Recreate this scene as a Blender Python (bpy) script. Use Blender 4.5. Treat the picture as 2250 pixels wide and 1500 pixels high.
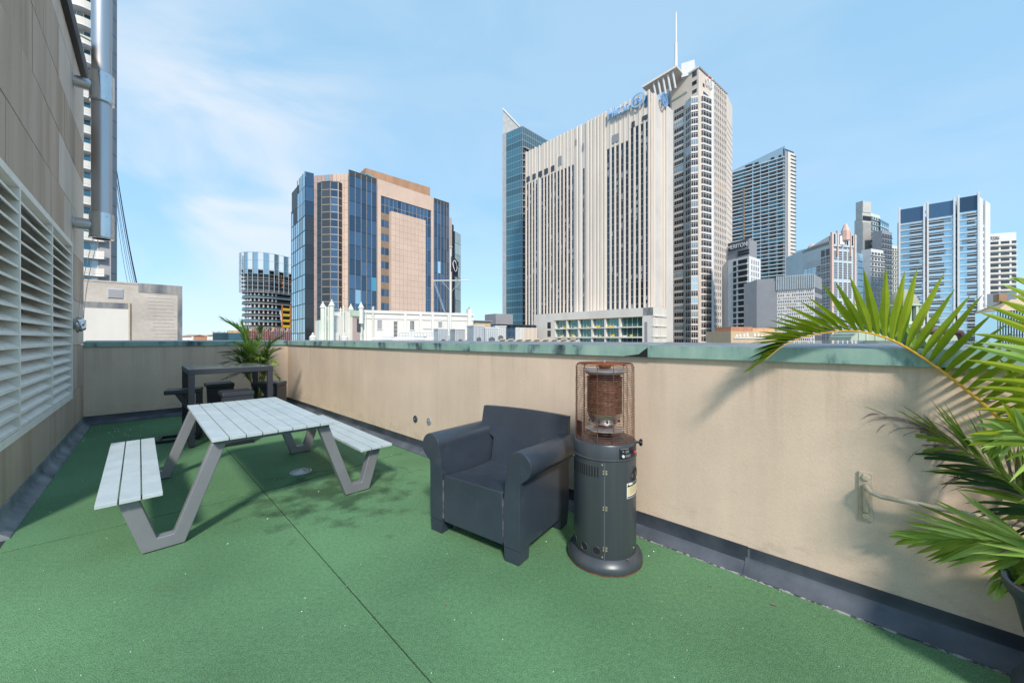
import bpy, bmesh, math, random
from mathutils import Vector, Matrix
random.seed(7)
sc = bpy.context.scene
for _o in list(bpy.data.objects): bpy.data.objects.remove(_o)
R = math.radians
# ---------------------------------------------------------------- camera, sky, sun, exposure
F, CX, Y0, H = 820.0, 1125.0, 744.0, 1.53      # focal length / centre / horizon in photo pixels, eye height in metres
cam = bpy.data.cameras.new('camera'); cam.sensor_width = 36; cam.lens = F/2250*36
cam.shift_y = -6/2250; cam.clip_start = .05; cam.clip_end = 9000
camo = bpy.data.objects.new('camera', cam); sc.collection.objects.link(camo)
camo.location = (0, 0, H); camo.rotation_euler = (R(90), 0, 0); sc.camera = camo
SUN_AZ = Vector((.2, -.98)).normalized(); SUN_EL = R(42)
wd = bpy.data.worlds.new('World'); sc.world = wd; wd.use_nodes = True
wn, wl = wd.node_tree.nodes, wd.node_tree.links
bg = wn['Background']; bg.inputs[1].default_value = .15
sky = wn.new('ShaderNodeTexSky'); sky.sky_type = 'NISHITA'; sky.sun_disc = False
sky.sun_elevation = SUN_EL; sky.sun_rotation = math.atan2(SUN_AZ.x, SUN_AZ.y)
sky.air_density = 1.0; sky.dust_density = .2; sky.ozone_density = 3.0; sky.altitude = 60
base = wn.new('ShaderNodeMix'); base.data_type = 'RGBA'; base.inputs['Factor'].default_value = .82; base.inputs['B'].default_value = (1.10, 1.98, 2.72, 1)
wl.new(sky.outputs[0], base.inputs['A'])
tc = wn.new('ShaderNodeTexCoord')
mp = wn.new('ShaderNodeMapping'); mp.inputs['Scale'].default_value = (1.0, 1.0, 2.6); mp.inputs['Location'].default_value = (.3, .25, .1); mp.inputs['Rotation'].default_value = (.0, .25, .2)
wl.new(tc.outputs['Generated'], mp.inputs[0])
cn = wn.new('ShaderNodeTexNoise'); cn.inputs['Scale'].default_value = 2.1; cn.inputs['Detail'].default_value = 8; cn.inputs['Roughness'].default_value = .5; cn.inputs['Distortion'].default_value = .6
wl.new(mp.outputs[0], cn.inputs['Vector'])
cr = wn.new('ShaderNodeMapRange'); cr.interpolation_type = 'SMOOTHSTEP'; cr.inputs['From Min'].default_value = .38; cr.inputs['From Max'].default_value = .64
wl.new(cn.outputs['Fac'], cr.inputs['Value'])
# a bank of thin cirrus to the left, faint veils elsewhere
ds = wn.new('ShaderNodeVectorMath'); ds.operation = 'DISTANCE'; ds.inputs[1].default_value = (-.56, .76, .35); wl.new(tc.outputs['Generated'], ds.inputs[0])
mk = wn.new('ShaderNodeMapRange'); mk.interpolation_type = 'SMOOTHSTEP'; mk.inputs['From Min'].default_value = .08; mk.inputs['From Max'].default_value = .40; mk.inputs['To Min'].default_value = .8; mk.inputs['To Max'].default_value = .14
wl.new(ds.outputs['Value'], mk.inputs['Value'])
ml = wn.new('ShaderNodeMath'); ml.operation = 'MULTIPLY'; wl.new(cr.outputs[0], ml.inputs[0]); wl.new(mk.outputs[0], ml.inputs[1])
cm = wn.new('ShaderNodeMix'); cm.data_type = 'RGBA'; cm.inputs['B'].default_value = (2.7, 2.85, 3.05, 1)
wl.new(ml.outputs[0], cm.inputs['Factor']); wl.new(base.outputs['Result'], cm.inputs['A']); wl.new(cm.outputs['Result'], bg.inputs[0])
sl = bpy.data.lights.new('sun', 'SUN'); sl.energy = 2.1; sl.angle = R(7.5); sl.color = (1, .91, .80)
so = bpy.data.objects.new('sun', sl); sc.collection.objects.link(so)
_sd = Vector((SUN_AZ.x*math.cos(SUN_EL), SUN_AZ.y*math.cos(SUN_EL), math.sin(SUN_EL)))
so.rotation_euler = _sd.to_track_quat('Z', 'Y').to_euler(); so.location = (0, -20, 60)
sc.view_settings.view_transform = 'Standard'; sc.view_settings.look = 'None'; sc.view_settings.gamma = 1
sc.view_settings.use_curve_mapping = False; sc.view_settings.exposure = 1.15
sc.render.engine = 'CYCLES'; sc.cycles.max_bounces = 5; sc.cycles.diffuse_bounces = 3; sc.cycles.transparent_max_bounces = 12
# ---------------------------------------------------------------- helpers
def P(px, py, Y): return Vector(((px-CX)/F*Y, Y, H+(Y0-py)/F*Y))
def G(px, py, z=0.0):
    s = (H-z)/(py-Y0); return Vector(((px-CX)*s, F*s, z))
WM = {}
def parent(o, p, M):
    WM[o] = M.copy()
    if p is not None:
        o.parent = p; o.matrix_parent_inverse = WM[p].inverted()
    o.matrix_basis = M
def empty(name, loc, label=None, cat=None, group=None):
    o = bpy.data.objects.new(name, None); o.empty_display_size = .1; sc.collection.objects.link(o)
    parent(o, None, Matrix.Translation(Vector(loc))); tag(o, label, cat, group); return o
def tag(o, label=None, cat=None, group=None, kind=None):
    if label: o['label'] = label
    if cat: o['category'] = cat
    if group: o['group'] = group
    if kind: o['kind'] = kind
    return o
def link(name, me, p=None, M=None):
    o = bpy.data.objects.new(name, me); sc.collection.objects.link(o); parent(o, p, M or Matrix.Identity(4)); return o
def frame(o, x, y):            # right handed frame, x and y horizontal-ish vectors
    x = Vector(x).normalized(); y = Vector(y); y = (y-x*y.dot(x)).normalized(); z = x.cross(y)
    M = Matrix((x, y, z)).transposed().to_4x4(); M.translation = Vector(o); return M
class MB:
    def __init__(s, M=None): s.v = []; s.f = []; s.M = M or Matrix.Identity(4)
    def add(s, vs, fs):
        n = len(s.v); s.v += [s.M @ Vector(v) for v in vs]; s.f += [tuple(n+i for i in f) for f in fs]; return s
    def box(s, x0, x1, y0, y1, z0, z1):
        return s.add([(x0,y0,z0),(x1,y0,z0),(x1,y1,z0),(x0,y1,z0),(x0,y0,z1),(x1,y0,z1),(x1,y1,z1),(x0,y1,z1)],
                     [(3,2,1,0),(4,5,6,7),(0,1,5,4),(1,2,6,5),(2,3,7,6),(3,0,4,7)])
    def prism(s, poly, h0, h1, axis='z'):   # polygon (a,b), extruded along axis
        k = len(poly)
        def q(a, b, h): return (a, b, h) if axis == 'z' else ((a, h, b) if axis == 'y' else (h, a, b))
        vs = [q(a, b, h0) for a, b in poly]+[q(a, b, h1) for a, b in poly]
        fs = [tuple(range(k))[::-1], tuple(range(k, 2*k))]+[(i, (i+1) % k, k+(i+1) % k, k+i) for i in range(k)]
        return s.add(vs, fs)
    def tube(s, pts, r, n=8, cap=True, closed=False):
        pts = [Vector(p) for p in pts]; m = len(pts); rs = r if isinstance(r, (list, tuple)) else [r]*m
        vs = []; fs = []; prev = None
        for i, p in enumerate(pts):
            if closed: t = pts[(i+1) % m]-pts[i-1]
            else: t = pts[min(i+1, m-1)]-pts[max(i-1, 0)]
            t.normalize()
            if prev is None:
                a = Vector((0, 0, 1)) if abs(t.z) < .9 else Vector((1, 0, 0)); u = t.cross(a).normalized()
            else:
                u = (prev-t*prev.dot(t)).normalized()
            prev = u; w = t.cross(u)
            for k in range(n):
                an = 2*math.pi*k/n; vs.append(p+(u*math.cos(an)+w*math.sin(an))*rs[i])
        for i in range(m if closed else m-1):
            for k in range(n):
                a = i*n+k; b = i*n+(k+1) % n; c = ((i+1) % m)*n+(k+1) % n; d = ((i+1) % m)*n+k
                fs.append((a, b, c, d))
        if cap and not closed:
            fs.append(tuple(range(n))[::-1]); fs.append(tuple(range((m-1)*n, m*n)))
        return s.add(vs, fs)
    def lathe(s, prof, n=40, a0=0, a1=360):  # (r,z) profile about local z
        full = (a1-a0) >= 360; k = n if full else n+1; vs = []; fs = []; m = len(prof)
        for i in range(k):
            an = R(a0+(a1-a0)*i/n); c, q = math.cos(an), math.sin(an)
            vs += [(r*c, r*q, z) for r, z in prof]
        for i in range(n):
            j = (i+1) % k
            for q in range(m-1): fs.append((i*m+q, j*m+q, j*m+q+1, i*m+q+1))
        return s.add(vs, fs)
    def build(s, name, mat, p=None, smooth=False, bevel=0, seg=2, kind=None, label=None):
        me = bpy.data.meshes.new(name); me.from_pydata([tuple(v) for v in s.v], [], s.f)
        bm = bmesh.new(); bm.from_mesh(me); bmesh.ops.recalc_face_normals(bm, faces=bm.faces); bm.to_mesh(me); bm.free()
        me.materials.append(mat)
        if smooth:
            me.polygons.foreach_set('use_smooth', [True]*len(me.polygons))
            try: me.set_sharp_from_angle(angle=R(35))
            except Exception: pass
        o = link(name, me, p)
        if bevel:
            b = o.modifiers.new('edge', 'BEVEL'); b.width = bevel; b.segments = seg; b.limit_method = 'ANGLE'; b.angle_limit = R(40); b.harden_normals = False
        if kind: o['kind'] = kind
        if label: o['label'] = label
        return o
_ub = {}
def ub(name, m, p, M, x0, x1, y0, y1, z0, z1, rot=0.0):
    """one piece as an object of its own; alike pieces share one unit-cube mesh per material"""
    if m not in _ub:
        t = MB().box(0, 1, 0, 1, 0, 1); me = bpy.data.meshes.new('piece_'+m.name)
        me.from_pydata([tuple(v) for v in t.v], [], t.f); me.materials.append(m); _ub[m] = me
    T = M @ Matrix.Translation((x0, y0, z0))
    if rot: T = T @ Matrix.Rotation(rot, 4, 'Z') @ Matrix.Rotation(rot*.7, 4, 'X')
    return link(name, _ub[m], p, T @ Matrix.Diagonal((x1-x0, y1-y0, z1-z0, 1)))
def dup(src, p, M):            # copy of one mesh object placed by matrix M
    o = src.copy(); sc.collection.objects.link(o); parent(o, p, M); return o
class Fac:                     # a vertical facade from A (left) to B (right); local x along it, y into the building, z up
    def __init__(s, A, B):
        s.A = Vector((A[0], A[1])); s.B = Vector((B[0], B[1])); s.d = (s.B-s.A).normalized(); s.L = (s.B-s.A).length
        s.n = Vector((s.d.y, -s.d.x)); s.M = frame((s.A.x, s.A.y, 0), (s.d.x, s.d.y, 0), (-s.n.x, -s.n.y, 0))
    def x(s, px):              # where the photo column px falls along the facade
        k = (px-CX)/F; return (k*s.A.y-s.A.x)/(s.d.x-k*s.d.y)
    def Y(s, x): return s.A.y+s.d.y*x
    def z(s, px, py): return H+(Y0-py)/F*s.Y(s.x(px))
    def mb(s): return MB(s.M)
def XY(px, Y): return ((px-CX)/F*Y, Y)
def text_mesh(body, size, ext):
    cu = bpy.data.curves.new('lettering', 'FONT'); cu.body = body; cu.size = size; cu.extrude = ext; cu.align_x = 'LEFT'
    o = bpy.data.objects.new('lettering', cu); sc.collection.objects.link(o)
    me = bpy.data.meshes.new_from_object(o.evaluated_get(bpy.context.evaluated_depsgraph_get()))
    bpy.data.objects.remove(o); return me
def sign(body, name, m, p, M, width, height, depth=.1):   # letters fitted to width x height, standing in the x-z plane of M
    me = text_mesh(body, 1, .5); xs = [v.co.x for v in me.vertices]; ys = [v.co.y for v in me.vertices]
    sx = width/(max(xs)-min(xs)); sy = height/(max(ys)-min(ys)); x0, y0 = min(xs), min(ys)
    for v in me.vertices: v.co = ((v.co.x-x0)*sx, v.co.z*-depth, (v.co.y-y0)*sy)
    me.materials.clear(); me.materials.append(m); return link(name, me, p, M)
# ---------------------------------------------------------------- materials
def newmat(name):
    m = bpy.data.materials.new(name); m.use_nodes = True; nt = m.node_tree; b = nt.nodes['Principled BSDF']; return m, nt, b
def mat(name, col, rough=.6, metal=0., var=.12, scale=2., stretch=(1, 1, 1), bump=0., bscale=60., spec=.4, col2=None, lo=.35, hi=.65, det=6, grain=0., gscale=150.):
    m, nt, b = newmat(name); N, L = nt.nodes.new, nt.links.new
    b.inputs['Roughness'].default_value = rough; b.inputs['Metallic'].default_value = metal; b.inputs['Specular IOR Level'].default_value = spec
    g = N('ShaderNodeNewGeometry'); mp = N('ShaderNodeMapping'); mp.inputs['Scale'].default_value = stretch; L(g.outputs['Position'], mp.inputs[0])
    n = N('ShaderNodeTexNoise'); n.inputs['Scale'].default_value = scale; n.inputs['Detail'].default_value = det; n.inputs['Roughness'].default_value = .6; L(mp.outputs[0], n.inputs['Vector'])
    r = N('ShaderNodeMapRange'); r.inputs['From Min'].default_value = lo; r.inputs['From Max'].default_value = hi; L(n.outputs['Fac'], r.inputs['Value'])
    mx = N('ShaderNodeMix'); mx.data_type = 'RGBA'; L(r.outputs[0], mx.inputs['Factor'])
    c2 = col2 if col2 else tuple(c*(1+var) for c in col); c1 = col if col2 else tuple(c*(1-var) for c in col)
    mx.inputs['A'].default_value = (*c1, 1); mx.inputs['B'].default_value = (*c2, 1); out = mx.outputs['Result']
    if grain:
        n2 = N('ShaderNodeTexNoise'); n2.inputs['Scale'].default_value = gscale; n2.inputs['Detail'].default_value = 2; L(g.outputs['Position'], n2.inputs['Vector'])
        r2 = N('ShaderNodeMapRange'); r2.inputs['From Min'].default_value = .3; r2.inputs['From Max'].default_value = .7; r2.inputs['To Min'].default_value = 1-grain; r2.inputs['To Max'].default_value = 1+grain; L(n2.outputs['Fac'], r2.inputs['Value'])
        m2 = N('ShaderNodeVectorMath'); m2.operation = 'SCALE'; L(out, m2.inputs[0]); L(r2.outputs[0], m2.inputs['Scale']); out = m2.outputs[0]
    L(out, b.inputs['Base Color'])
    if bump:
        n3 = N('ShaderNodeTexNoise'); n3.inputs['Scale'].default_value = bscale; n3.inputs['Detail'].default_value = 4; L(g.outputs['Position'], n3.inputs['Vector'])
        bp = N('ShaderNodeBump'); bp.inputs['Strength'].default_value = bump; bp.inputs['Distance'].default_value = .01; L(n3.outputs['Fac'], bp.inputs['Height']); L(bp.outputs[0], b.inputs['Normal'])
    return m
def glass(name, col, rough=.06, metal=.55, wav=.0, wscale=.4):
    m, nt, b = newmat(name); N, L = nt.nodes.new, nt.links.new
    b.inputs['Roughness'].default_value = rough; b.inputs['Metallic'].default_value = metal; b.inputs['Specular IOR Level'].default_value = .8
    oi = N('ShaderNodeObjectInfo'); mr = N('ShaderNodeMapRange'); mr.inputs['To Min'].default_value = .62; mr.inputs['To Max'].default_value = 1.3; L(oi.outputs['Random'], mr.inputs['Value'])  # random tone per pane stands in for varied reflections
    v = N('ShaderNodeVectorMath'); v.operation = 'SCALE'; v.inputs[0].default_value = col; L(mr.outputs[0], v.inputs['Scale']); L(v.outputs[0], b.inputs['Base Color'])
    if wav:
        g = N('ShaderNodeNewGeometry'); n = N('ShaderNodeTexNoise'); n.inputs['Scale'].default_value = wscale; n.inputs['Detail'].default_value = 1; L(g.outputs['Position'], n.inputs['Vector'])
        bp = N('ShaderNodeBump'); bp.inputs['Strength'].default_value = wav; bp.inputs['Distance'].default_value = .4; L(n.outputs['Fac'], bp.inputs['Height']); L(bp.outputs[0], b.inputs['Normal'])
    return m
M = {}
M['turf'] = None
def turf_mat():
    m, nt, b = newmat('turf'); N, L = nt.nodes.new, nt.links.new
    g = N('ShaderNodeNewGeometry')
    def noise(s, d, st=None):
        n = N('ShaderNodeTexNoise'); n.inputs['Scale'].default_value = s; n.inputs['Detail'].default_value = d; L(g.outputs['Position'], n.inputs['Vector']); return n.outputs['Fac']
    def rng(v, a, c, lo, hi):
        r = N('ShaderNodeMapRange'); r.inputs['From Min'].default_value = a; r.inputs['From Max'].default_value = c; r.inputs['To Min'].default_value = lo; r.inputs['To Max'].default_value = hi; L(v, r.inputs['Value']); return r.outputs[0]
    mx = N('ShaderNodeMix'); mx.data_type = 'RGBA'; mx.inputs['A'].default_value = (.054, .138, .064, 1); mx.inputs['B'].default_value = (.150, .305, .155, 1)
    fine = noise(190, 3); L(rng(fine, .34, .66, 0, 1), mx.inputs['Factor'])
    big = rng(noise(.9, 9), .3, .7, .78, 1.18); mid = rng(noise(42, 3), .3, .7, .86, 1.14)
    a = N('ShaderNodeMath'); a.operation = 'MULTIPLY'; L(big, a.inputs[0]); L(mid, a.inputs[1])
    # ragged darker area of turf beside the picnic table
    vm = N('ShaderNodeVectorMath'); vm.operation = 'DISTANCE'; L(g.outputs['Position'], vm.inputs[0]); vm.inputs[1].default_value = (-1.75, 3.75, 0)
    dn = N('ShaderNodeMath'); dn.operation = 'ADD'; L(vm.outputs['Value'], dn.inputs[0]); L(rng(noise(5, 6), .25, .75, -.75, .75), dn.inputs[1])
    dark_patch = rng(dn.outputs[0], .05, .75, .42, 1.0)
    c = N('ShaderNodeMath'); c.operation = 'MULTIPLY'; L(a.outputs[0], c.inputs[0]); L(dark_patch, c.inputs[1])
    v = N('ShaderNodeVectorMath'); v.operation = 'SCALE'; L(mx.outputs['Result'], v.inputs[0]); L(c.outputs[0], v.inputs['Scale']); L(v.outputs[0], b.inputs['Base Color'])
    b.inputs['Roughness'].default_value = .7; b.inputs['Specular IOR Level'].default_value = .25
    bp = N('ShaderNodeBump'); bp.inputs['Strength'].default_value = 1; bp.inputs['Distance'].default_value = .006; L(fine, bp.inputs['Height']); L(bp.outputs[0], b.inputs['Normal'])
    return m
M['turf'] = turf_mat()
def patina_mat():
    m, nt, b = newmat('copper_patina'); N, L = nt.nodes.new, nt.links.new
    g = N('ShaderNodeNewGeometry'); mp = N('ShaderNodeMapping'); mp.inputs['Scale'].default_value = (1, 1, .35); L(g.outputs['Position'], mp.inputs[0])
    n = N('ShaderNodeTexNoise'); n.inputs['Scale'].default_value = 6; n.inputs['Detail'].default_value = 9; n.inputs['Roughness'].default_value = .68; L(mp.outputs[0], n.inputs['Vector'])
    n1 = N('ShaderNodeTexNoise'); n1.inputs['Scale'].default_value = 2.3; n1.inputs['Detail'].default_value = 3; L(g.outputs['Position'], n1.inputs['Vector'])
    ad = N('ShaderNodeMath'); ad.operation = 'ADD'; L(n.outputs['Fac'], ad.inputs[0]); L(n1.outputs['Fac'], ad.inputs[1])
    r = N('ShaderNodeValToRGB'); e = r.color_ramp.elements; e[0].position = .385; e[0].color = (.03, .045, .05, 1); e[1].position = .64; e[1].color = (.33, .47, .40, 1)
    x = e.new(.43); x.color = (.11, .18, .18, 1); x = e.new(.468); x.color = (.22, .36, .315, 1)
    hf = N('ShaderNodeMath'); hf.operation = 'MULTIPLY'; hf.inputs[1].default_value = .5; L(ad.outputs[0], hf.inputs[0]); L(hf.outputs[0], r.inputs[0])
    L(r.outputs[0], b.inputs['Base Color']); b.inputs['Roughness'].default_value = .55; b.inputs['Metallic'].default_value = .1
    return m
M['patina'] = patina_mat()
M['captop'] = mat('weathered_cap', (.17, .19, .21), .5, .25, col2=(.27, .29, .32), scale=3, det=8)
def stucco_mat():
    m, nt, b = newmat('beige_render'); N, L = nt.nodes.new, nt.links.new
    g = N('ShaderNodeNewGeometry')
    def nz(s, d, st=(1, 1, 1), ro=.6):
        mp = N('ShaderNodeMapping'); mp.inputs['Scale'].default_value = st; L(g.outputs['Position'], mp.inputs[0])
        n = N('ShaderNodeTexNoise'); n.inputs['Scale'].default_value = s; n.inputs['Detail'].default_value = d; n.inputs['Roughness'].default_value = ro; L(mp.outputs[0], n.inputs['Vector']); return n.outputs['Fac']
    def rng(v, a, c, lo, hi):
        r = N('ShaderNodeMapRange'); r.inputs['From Min'].default_value = a; r.inputs['From Max'].default_value = c; r.inputs['To Min'].default_value = lo; r.inputs['To Max'].default_value = hi; L(v, r.inputs['Value']); return r.outputs[0]
    a = N('ShaderNodeMath'); a.operation = 'MULTIPLY'; L(rng(nz(1.2, 5), .3, .7, .9, 1.07), a.inputs[0]); L(rng(nz(4, 6, (1, 1, .06), .65), .35, .75, 1.03, .92), a.inputs[1])
    a2 = N('ShaderNodeMath'); a2.operation = 'MULTIPLY'; L(a.outputs[0], a2.inputs[0]); L(rng(nz(9, 8, (1, 1, 1), .75), .66, .74, 1, .78), a2.inputs[1])
    a3 = N('ShaderNodeMath'); a3.operation = 'MULTIPLY'; L(a2.outputs[0], a3.inputs[0]); L(rng(nz(160, 2), .3, .7, .93, 1.07), a3.inputs[1])
    sp = N('ShaderNodeSeparateXYZ'); L(g.outputs['Position'], sp.inputs[0])      # drip stains that start under the cap, scuffs near the foot
    dr_ = N('ShaderNodeMath'); dr_.operation = 'MULTIPLY'; L(rng(sp.outputs[2], .75, 1.39, 0, 1), dr_.inputs[0]); L(rng(nz(7, 7, (1, 1, .05), .7), .52, .72, 0, .24), dr_.inputs[1])
    sf = N('ShaderNodeMath'); sf.operation = 'MULTIPLY'; L(rng(sp.outputs[2], .40, .16, 0, 1), sf.inputs[0]); L(rng(nz(6, 8, (1, 1, 2), .7), .5, .7, 0, .28), sf.inputs[1])
    sm_ = N('ShaderNodeMath'); sm_.operation = 'ADD'; L(dr_.outputs[0], sm_.inputs[0]); L(sf.outputs[0], sm_.inputs[1])
    iv = N('ShaderNodeMath'); iv.operation = 'SUBTRACT'; iv.inputs[0].default_value = 1; L(sm_.outputs[0], iv.inputs[1])
    a4 = N('ShaderNodeMath'); a4.operation = 'MULTIPLY'; L(a3.outputs[0], a4.inputs[0]); L(iv.outputs[0], a4.inputs[1]); a3 = a4
    v = N('ShaderNodeVectorMath'); v.operation = 'SCALE'; v.inputs[0].default_value = (.64, .505, .395); L(a3.outputs[0], v.inputs['Scale']); L(v.outputs[0], b.inputs['Base Color'])
    b.inputs['Roughness'].default_value = .75; b.inputs['Specular IOR Level'].default_value = .25
    bp = N('ShaderNodeBump'); bp.inputs['Strength'].default_value = .32; bp.inputs['Distance'].default_value = .004; L(nz(55, 5), bp.inputs['Height']); L(bp.outputs[0], b.inputs['Normal'])
    return m
M['stucco'] = stucco_mat()
M['flash'] = mat('lead_flashing', (.030, .036, .050), .42, .1, col2=(.085, .097, .118), scale=2.2, lo=.4, hi=.8, det=8, bump=.25, bscale=12)
M['flash_l'] = mat('worn_flashing', (.10, .115, .14), .42, .1, col2=(.30, .32, .35), scale=4, lo=.35, hi=.7, det=8, bump=.3, bscale=12)
M['flash_m'] = mat('scuffed_flashing', (.055, .064, .082), .42, .1, col2=(.125, .14, .165), scale=3, lo=.35, hi=.75, det=8, bump=.3, bscale=12)
M['adhes'] = mat('crumbling_sealant', (.07, .075, .08), .8, col2=(.36, .36, .35), scale=22, lo=.45, hi=.55)
M['slab'] = mat('dark_slab', (.02, .03, .025), .9)
M['stone'] = mat('brown_stone', (.37, .265, .19), .7, col2=(.56, .44, .34), scale=2.6, stretch=(1, 1, .12), lo=.3, hi=.72, det=8, grain=.12, gscale=120, bump=.15, bscale=90)
M['stone2'] = mat('pale_stone', (.55, .45, .37), .65, col2=(.64, .54, .45), scale=2.2, stretch=(1, 1, .15), det=7, grain=.06, gscale=120)
M['stone3'] = mat('grey_stone', (.40, .30, .225), .7, col2=(.52, .41, .325), scale=3, stretch=(1, 1, .1), det=8, grain=.12, gscale=120, bump=.15, bscale=90)
M['joint'] = mat('joint_mortar', (.66, .60, .53), .8)
M['louvre'] = mat('louvre_paint', (.76, .70, .62), .5, var=.07, scale=6, col2=(.84, .79, .72), det=6)
M['dark'] = mat('dark_void', (.012, .012, .014), .8)
M['coping'] = mat('dark_coping', (.02, .024, .025), .5)
M['steel'] = mat('stainless_steel', (.62, .62, .63), .22, 1., var=.06, scale=3, bump=.02, bscale=8)
M['steel_b'] = mat('brushed_steel', (.50, .50, .52), .38, 1., var=.08, scale=3, stretch=(1, 1, .1))
M['plank'] = mat('grey_composite', (.35, .41, .435), .5, col2=(.42, .48, .505), scale=5, stretch=(1, 1, 1), det=8, grain=.05, gscale=60)
M['legs'] = mat('grey_metal', (.23, .235, .26), .42, .35, var=.08, scale=3)
M['frame_d'] = mat('dark_rail', (.10, .12, .135), .5, .2)
M['rubber'] = mat('black_rubber', (.012, .012, .013), .8)
def rattan_mat():
    m, nt, b = newmat('black_rattan'); N, L = nt.nodes.new, nt.links.new
    g = N('ShaderNodeTexCoord'); br = N('ShaderNodeTexChecker'); br.inputs['Scale'].default_value = 62; L(g.outputs['Object'], br.inputs['Vector'])
    br.inputs['Color1'].default_value = (.022, .026, .036, 1); br.inputs['Color2'].default_value = (.060, .068, .088, 1)
    w = N('ShaderNodeTexWave'); w.inputs['Scale'].default_value = 26; w.inputs['Distortion'].default_value = 1; w.bands_direction = 'Z'; L(g.outputs['Object'], w.inputs['Vector'])
    mx = N('ShaderNodeMix'); mx.data_type = 'RGBA'; mx.blend_type = 'MULTIPLY'; mx.inputs['Factor'].default_value = .5; L(br.outputs[0], mx.inputs['A']); L(w.outputs[0], mx.inputs['B']); L(mx.outputs['Result'], b.inputs['Base Color'])
    b.inputs['Roughness'].default_value = .45
    bp = N('ShaderNodeBump'); bp.inputs['Strength'].default_value = .6; bp.inputs['Distance'].default_value = .004; L(br.outputs['Fac'], bp.inputs['Height']); L(bp.outputs[0], b.inputs['Normal'])
    return m
M['rattan'] = rattan_mat()
M['blackmetal'] = mat('black_metal', (.018, .02, .028), .4, .2, var=.15)
M['tglass'] = glass('table_glass', (.30, .31, .30), .05, .35)
M['chair'] = mat('charcoal_plastic', (.027, .037, .053), .31, 0, col2=(.038, .050, .068), scale=2.5, det=7, bump=.05, bscale=160)
def chair_mat():
    m = M['chair']; nt = m.node_tree; N, L = nt.nodes.new, nt.links.new; b = nt.nodes['Principled BSDF']; src = b.inputs['Base Color'].links[0].from_socket
    g = N('ShaderNodeNewGeometry'); n = N('ShaderNodeTexNoise'); n.inputs['Scale'].default_value = 9; n.inputs['Detail'].default_value = 10; n.inputs['Roughness'].default_value = .75; L(g.outputs['Position'], n.inputs['Vector'])
    r = N('ShaderNodeMapRange'); r.inputs['From Min'].default_value = .58; r.inputs['From Max'].default_value = .74; r.inputs['To Max'].default_value = .45; L(n.outputs['Fac'], r.inputs['Value'])
    mx = N('ShaderNodeMix'); mx.data_type = 'RGBA'; mx.inputs['B'].default_value = (.10, .105, .115, 1); L(r.outputs[0], mx.inputs['Factor']); L(src, mx.inputs['A']); L(mx.outputs['Result'], b.inputs['Base Color'])
chair_mat()
M['scuff'] = mat('pale_scuff', (.13, .13, .15), .6, col2=(.035, .04, .05), scale=24, lo=.4, hi=.62, det=5)
M['heater'] = mat('heater_paint', (.050, .058, .068), .36, .25, col2=(.066, .076, .088), scale=9, stretch=(1, 1, .04), det=8)
M['rust'] = mat('rusty_wire', (.10, .030, .014), .8, .2, col2=(.24, .085, .035), scale=30)
M['rustmesh'] = mat('burnt_mesh', (.055, .032, .026), .6, .5, col2=(.20, .105, .075), scale=26, stretch=(1, 1, 3.2), det=5, grain=.35, gscale=230)
M['alum'] = mat('dull_aluminium', (.60, .60, .62), .35, .85, var=.1, scale=12)
M['brass'] = mat('tarnished_screw', (.40, .34, .24), .4, .8)
M['red'] = mat('red_knob', (.65, .03, .05), .4)
M['white'] = mat('white_plastic', (.75, .75, .75), .5)
M['cream'] = mat('label_cream', (.62, .54, .34), .5, var=.05)
M['labelw'] = mat('label_white', (.62, .63, .62), .5, var=.06, scale=20)
M['beigep'] = mat('beige_paint', (.44, .36, .26), .55, col2=(.55, .47, .37), scale=9, det=6, bump=.15, bscale=60)
M['drain'] = mat('drain_metal', (.50, .50, .52), .45, .6, var=.2, scale=30)
M['pot'] = mat('slate_pot', (.035, .05, .062), .45, .1, col2=(.06, .08, .095), scale=3)
M['soil'] = mat('soil', (.03, .022, .016), .9, bump=.5, bscale=80)
def leaf(name, c1, c2, tr=.35, scale=7):
    m, nt, b = newmat(name); N, L = nt.nodes.new, nt.links.new; out = nt.nodes['Material Output']
    g = N('ShaderNodeNewGeometry'); n = N('ShaderNodeTexNoise'); n.inputs['Scale'].default_value = scale; n.inputs['Detail'].default_value = 4; L(g.outputs['Position'], n.inputs['Vector'])
    oi = N('ShaderNodeObjectInfo'); ad = N('ShaderNodeMath'); ad.operation = 'ADD'; L(n.outputs['Fac'], ad.inputs[0])
    mr = N('ShaderNodeMapRange'); mr.inputs['To Min'].default_value = -.18; mr.inputs['To Max'].default_value = .18; L(oi.outputs['Random'], mr.inputs['Value']); L(mr.outputs[0], ad.inputs[1])
    r = N('ShaderNodeMapRange'); r.inputs['From Min'].default_value = .3; r.inputs['From Max'].default_value = .7; L(ad.outputs[0], r.inputs['Value'])
    mx = N('ShaderNodeMix'); mx.data_type = 'RGBA'; mx.inputs['A'].default_value = (*c1, 1); mx.inputs['B'].default_value = (*c2, 1); L(r.outputs[0], mx.inputs['Factor']); L(mx.outputs['Result'], b.inputs['Base Color'])
    b.inputs['Roughness'].default_value = .5; b.inputs['Specular IOR Level'].default_value = .25
    t = N('ShaderNodeBsdfTranslucent'); L(mx.outputs['Result'], t.inputs['Color']); ms = N('ShaderNodeMixShader'); ms.inputs[0].default_value = tr
    L(b.outputs[0], ms.inputs[1]); L(t.outputs[0], ms.inputs[2]); L(ms.outputs[0], out.inputs['Surface']); return m
M['leafy'] = leaf('yellow_green_leaf', (.20, .29, .012), (.36, .44, .03), .42)
M['leafg'] = leaf('green_leaf', (.13, .23, .025), (.29, .41, .06))
M['leafl'] = leaf('light_green_leaf', (.22, .40, .06), (.42, .58, .17))
M['leafd'] = leaf('dark_green_leaf', (.022, .07, .018), (.07, .14, .045))
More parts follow.
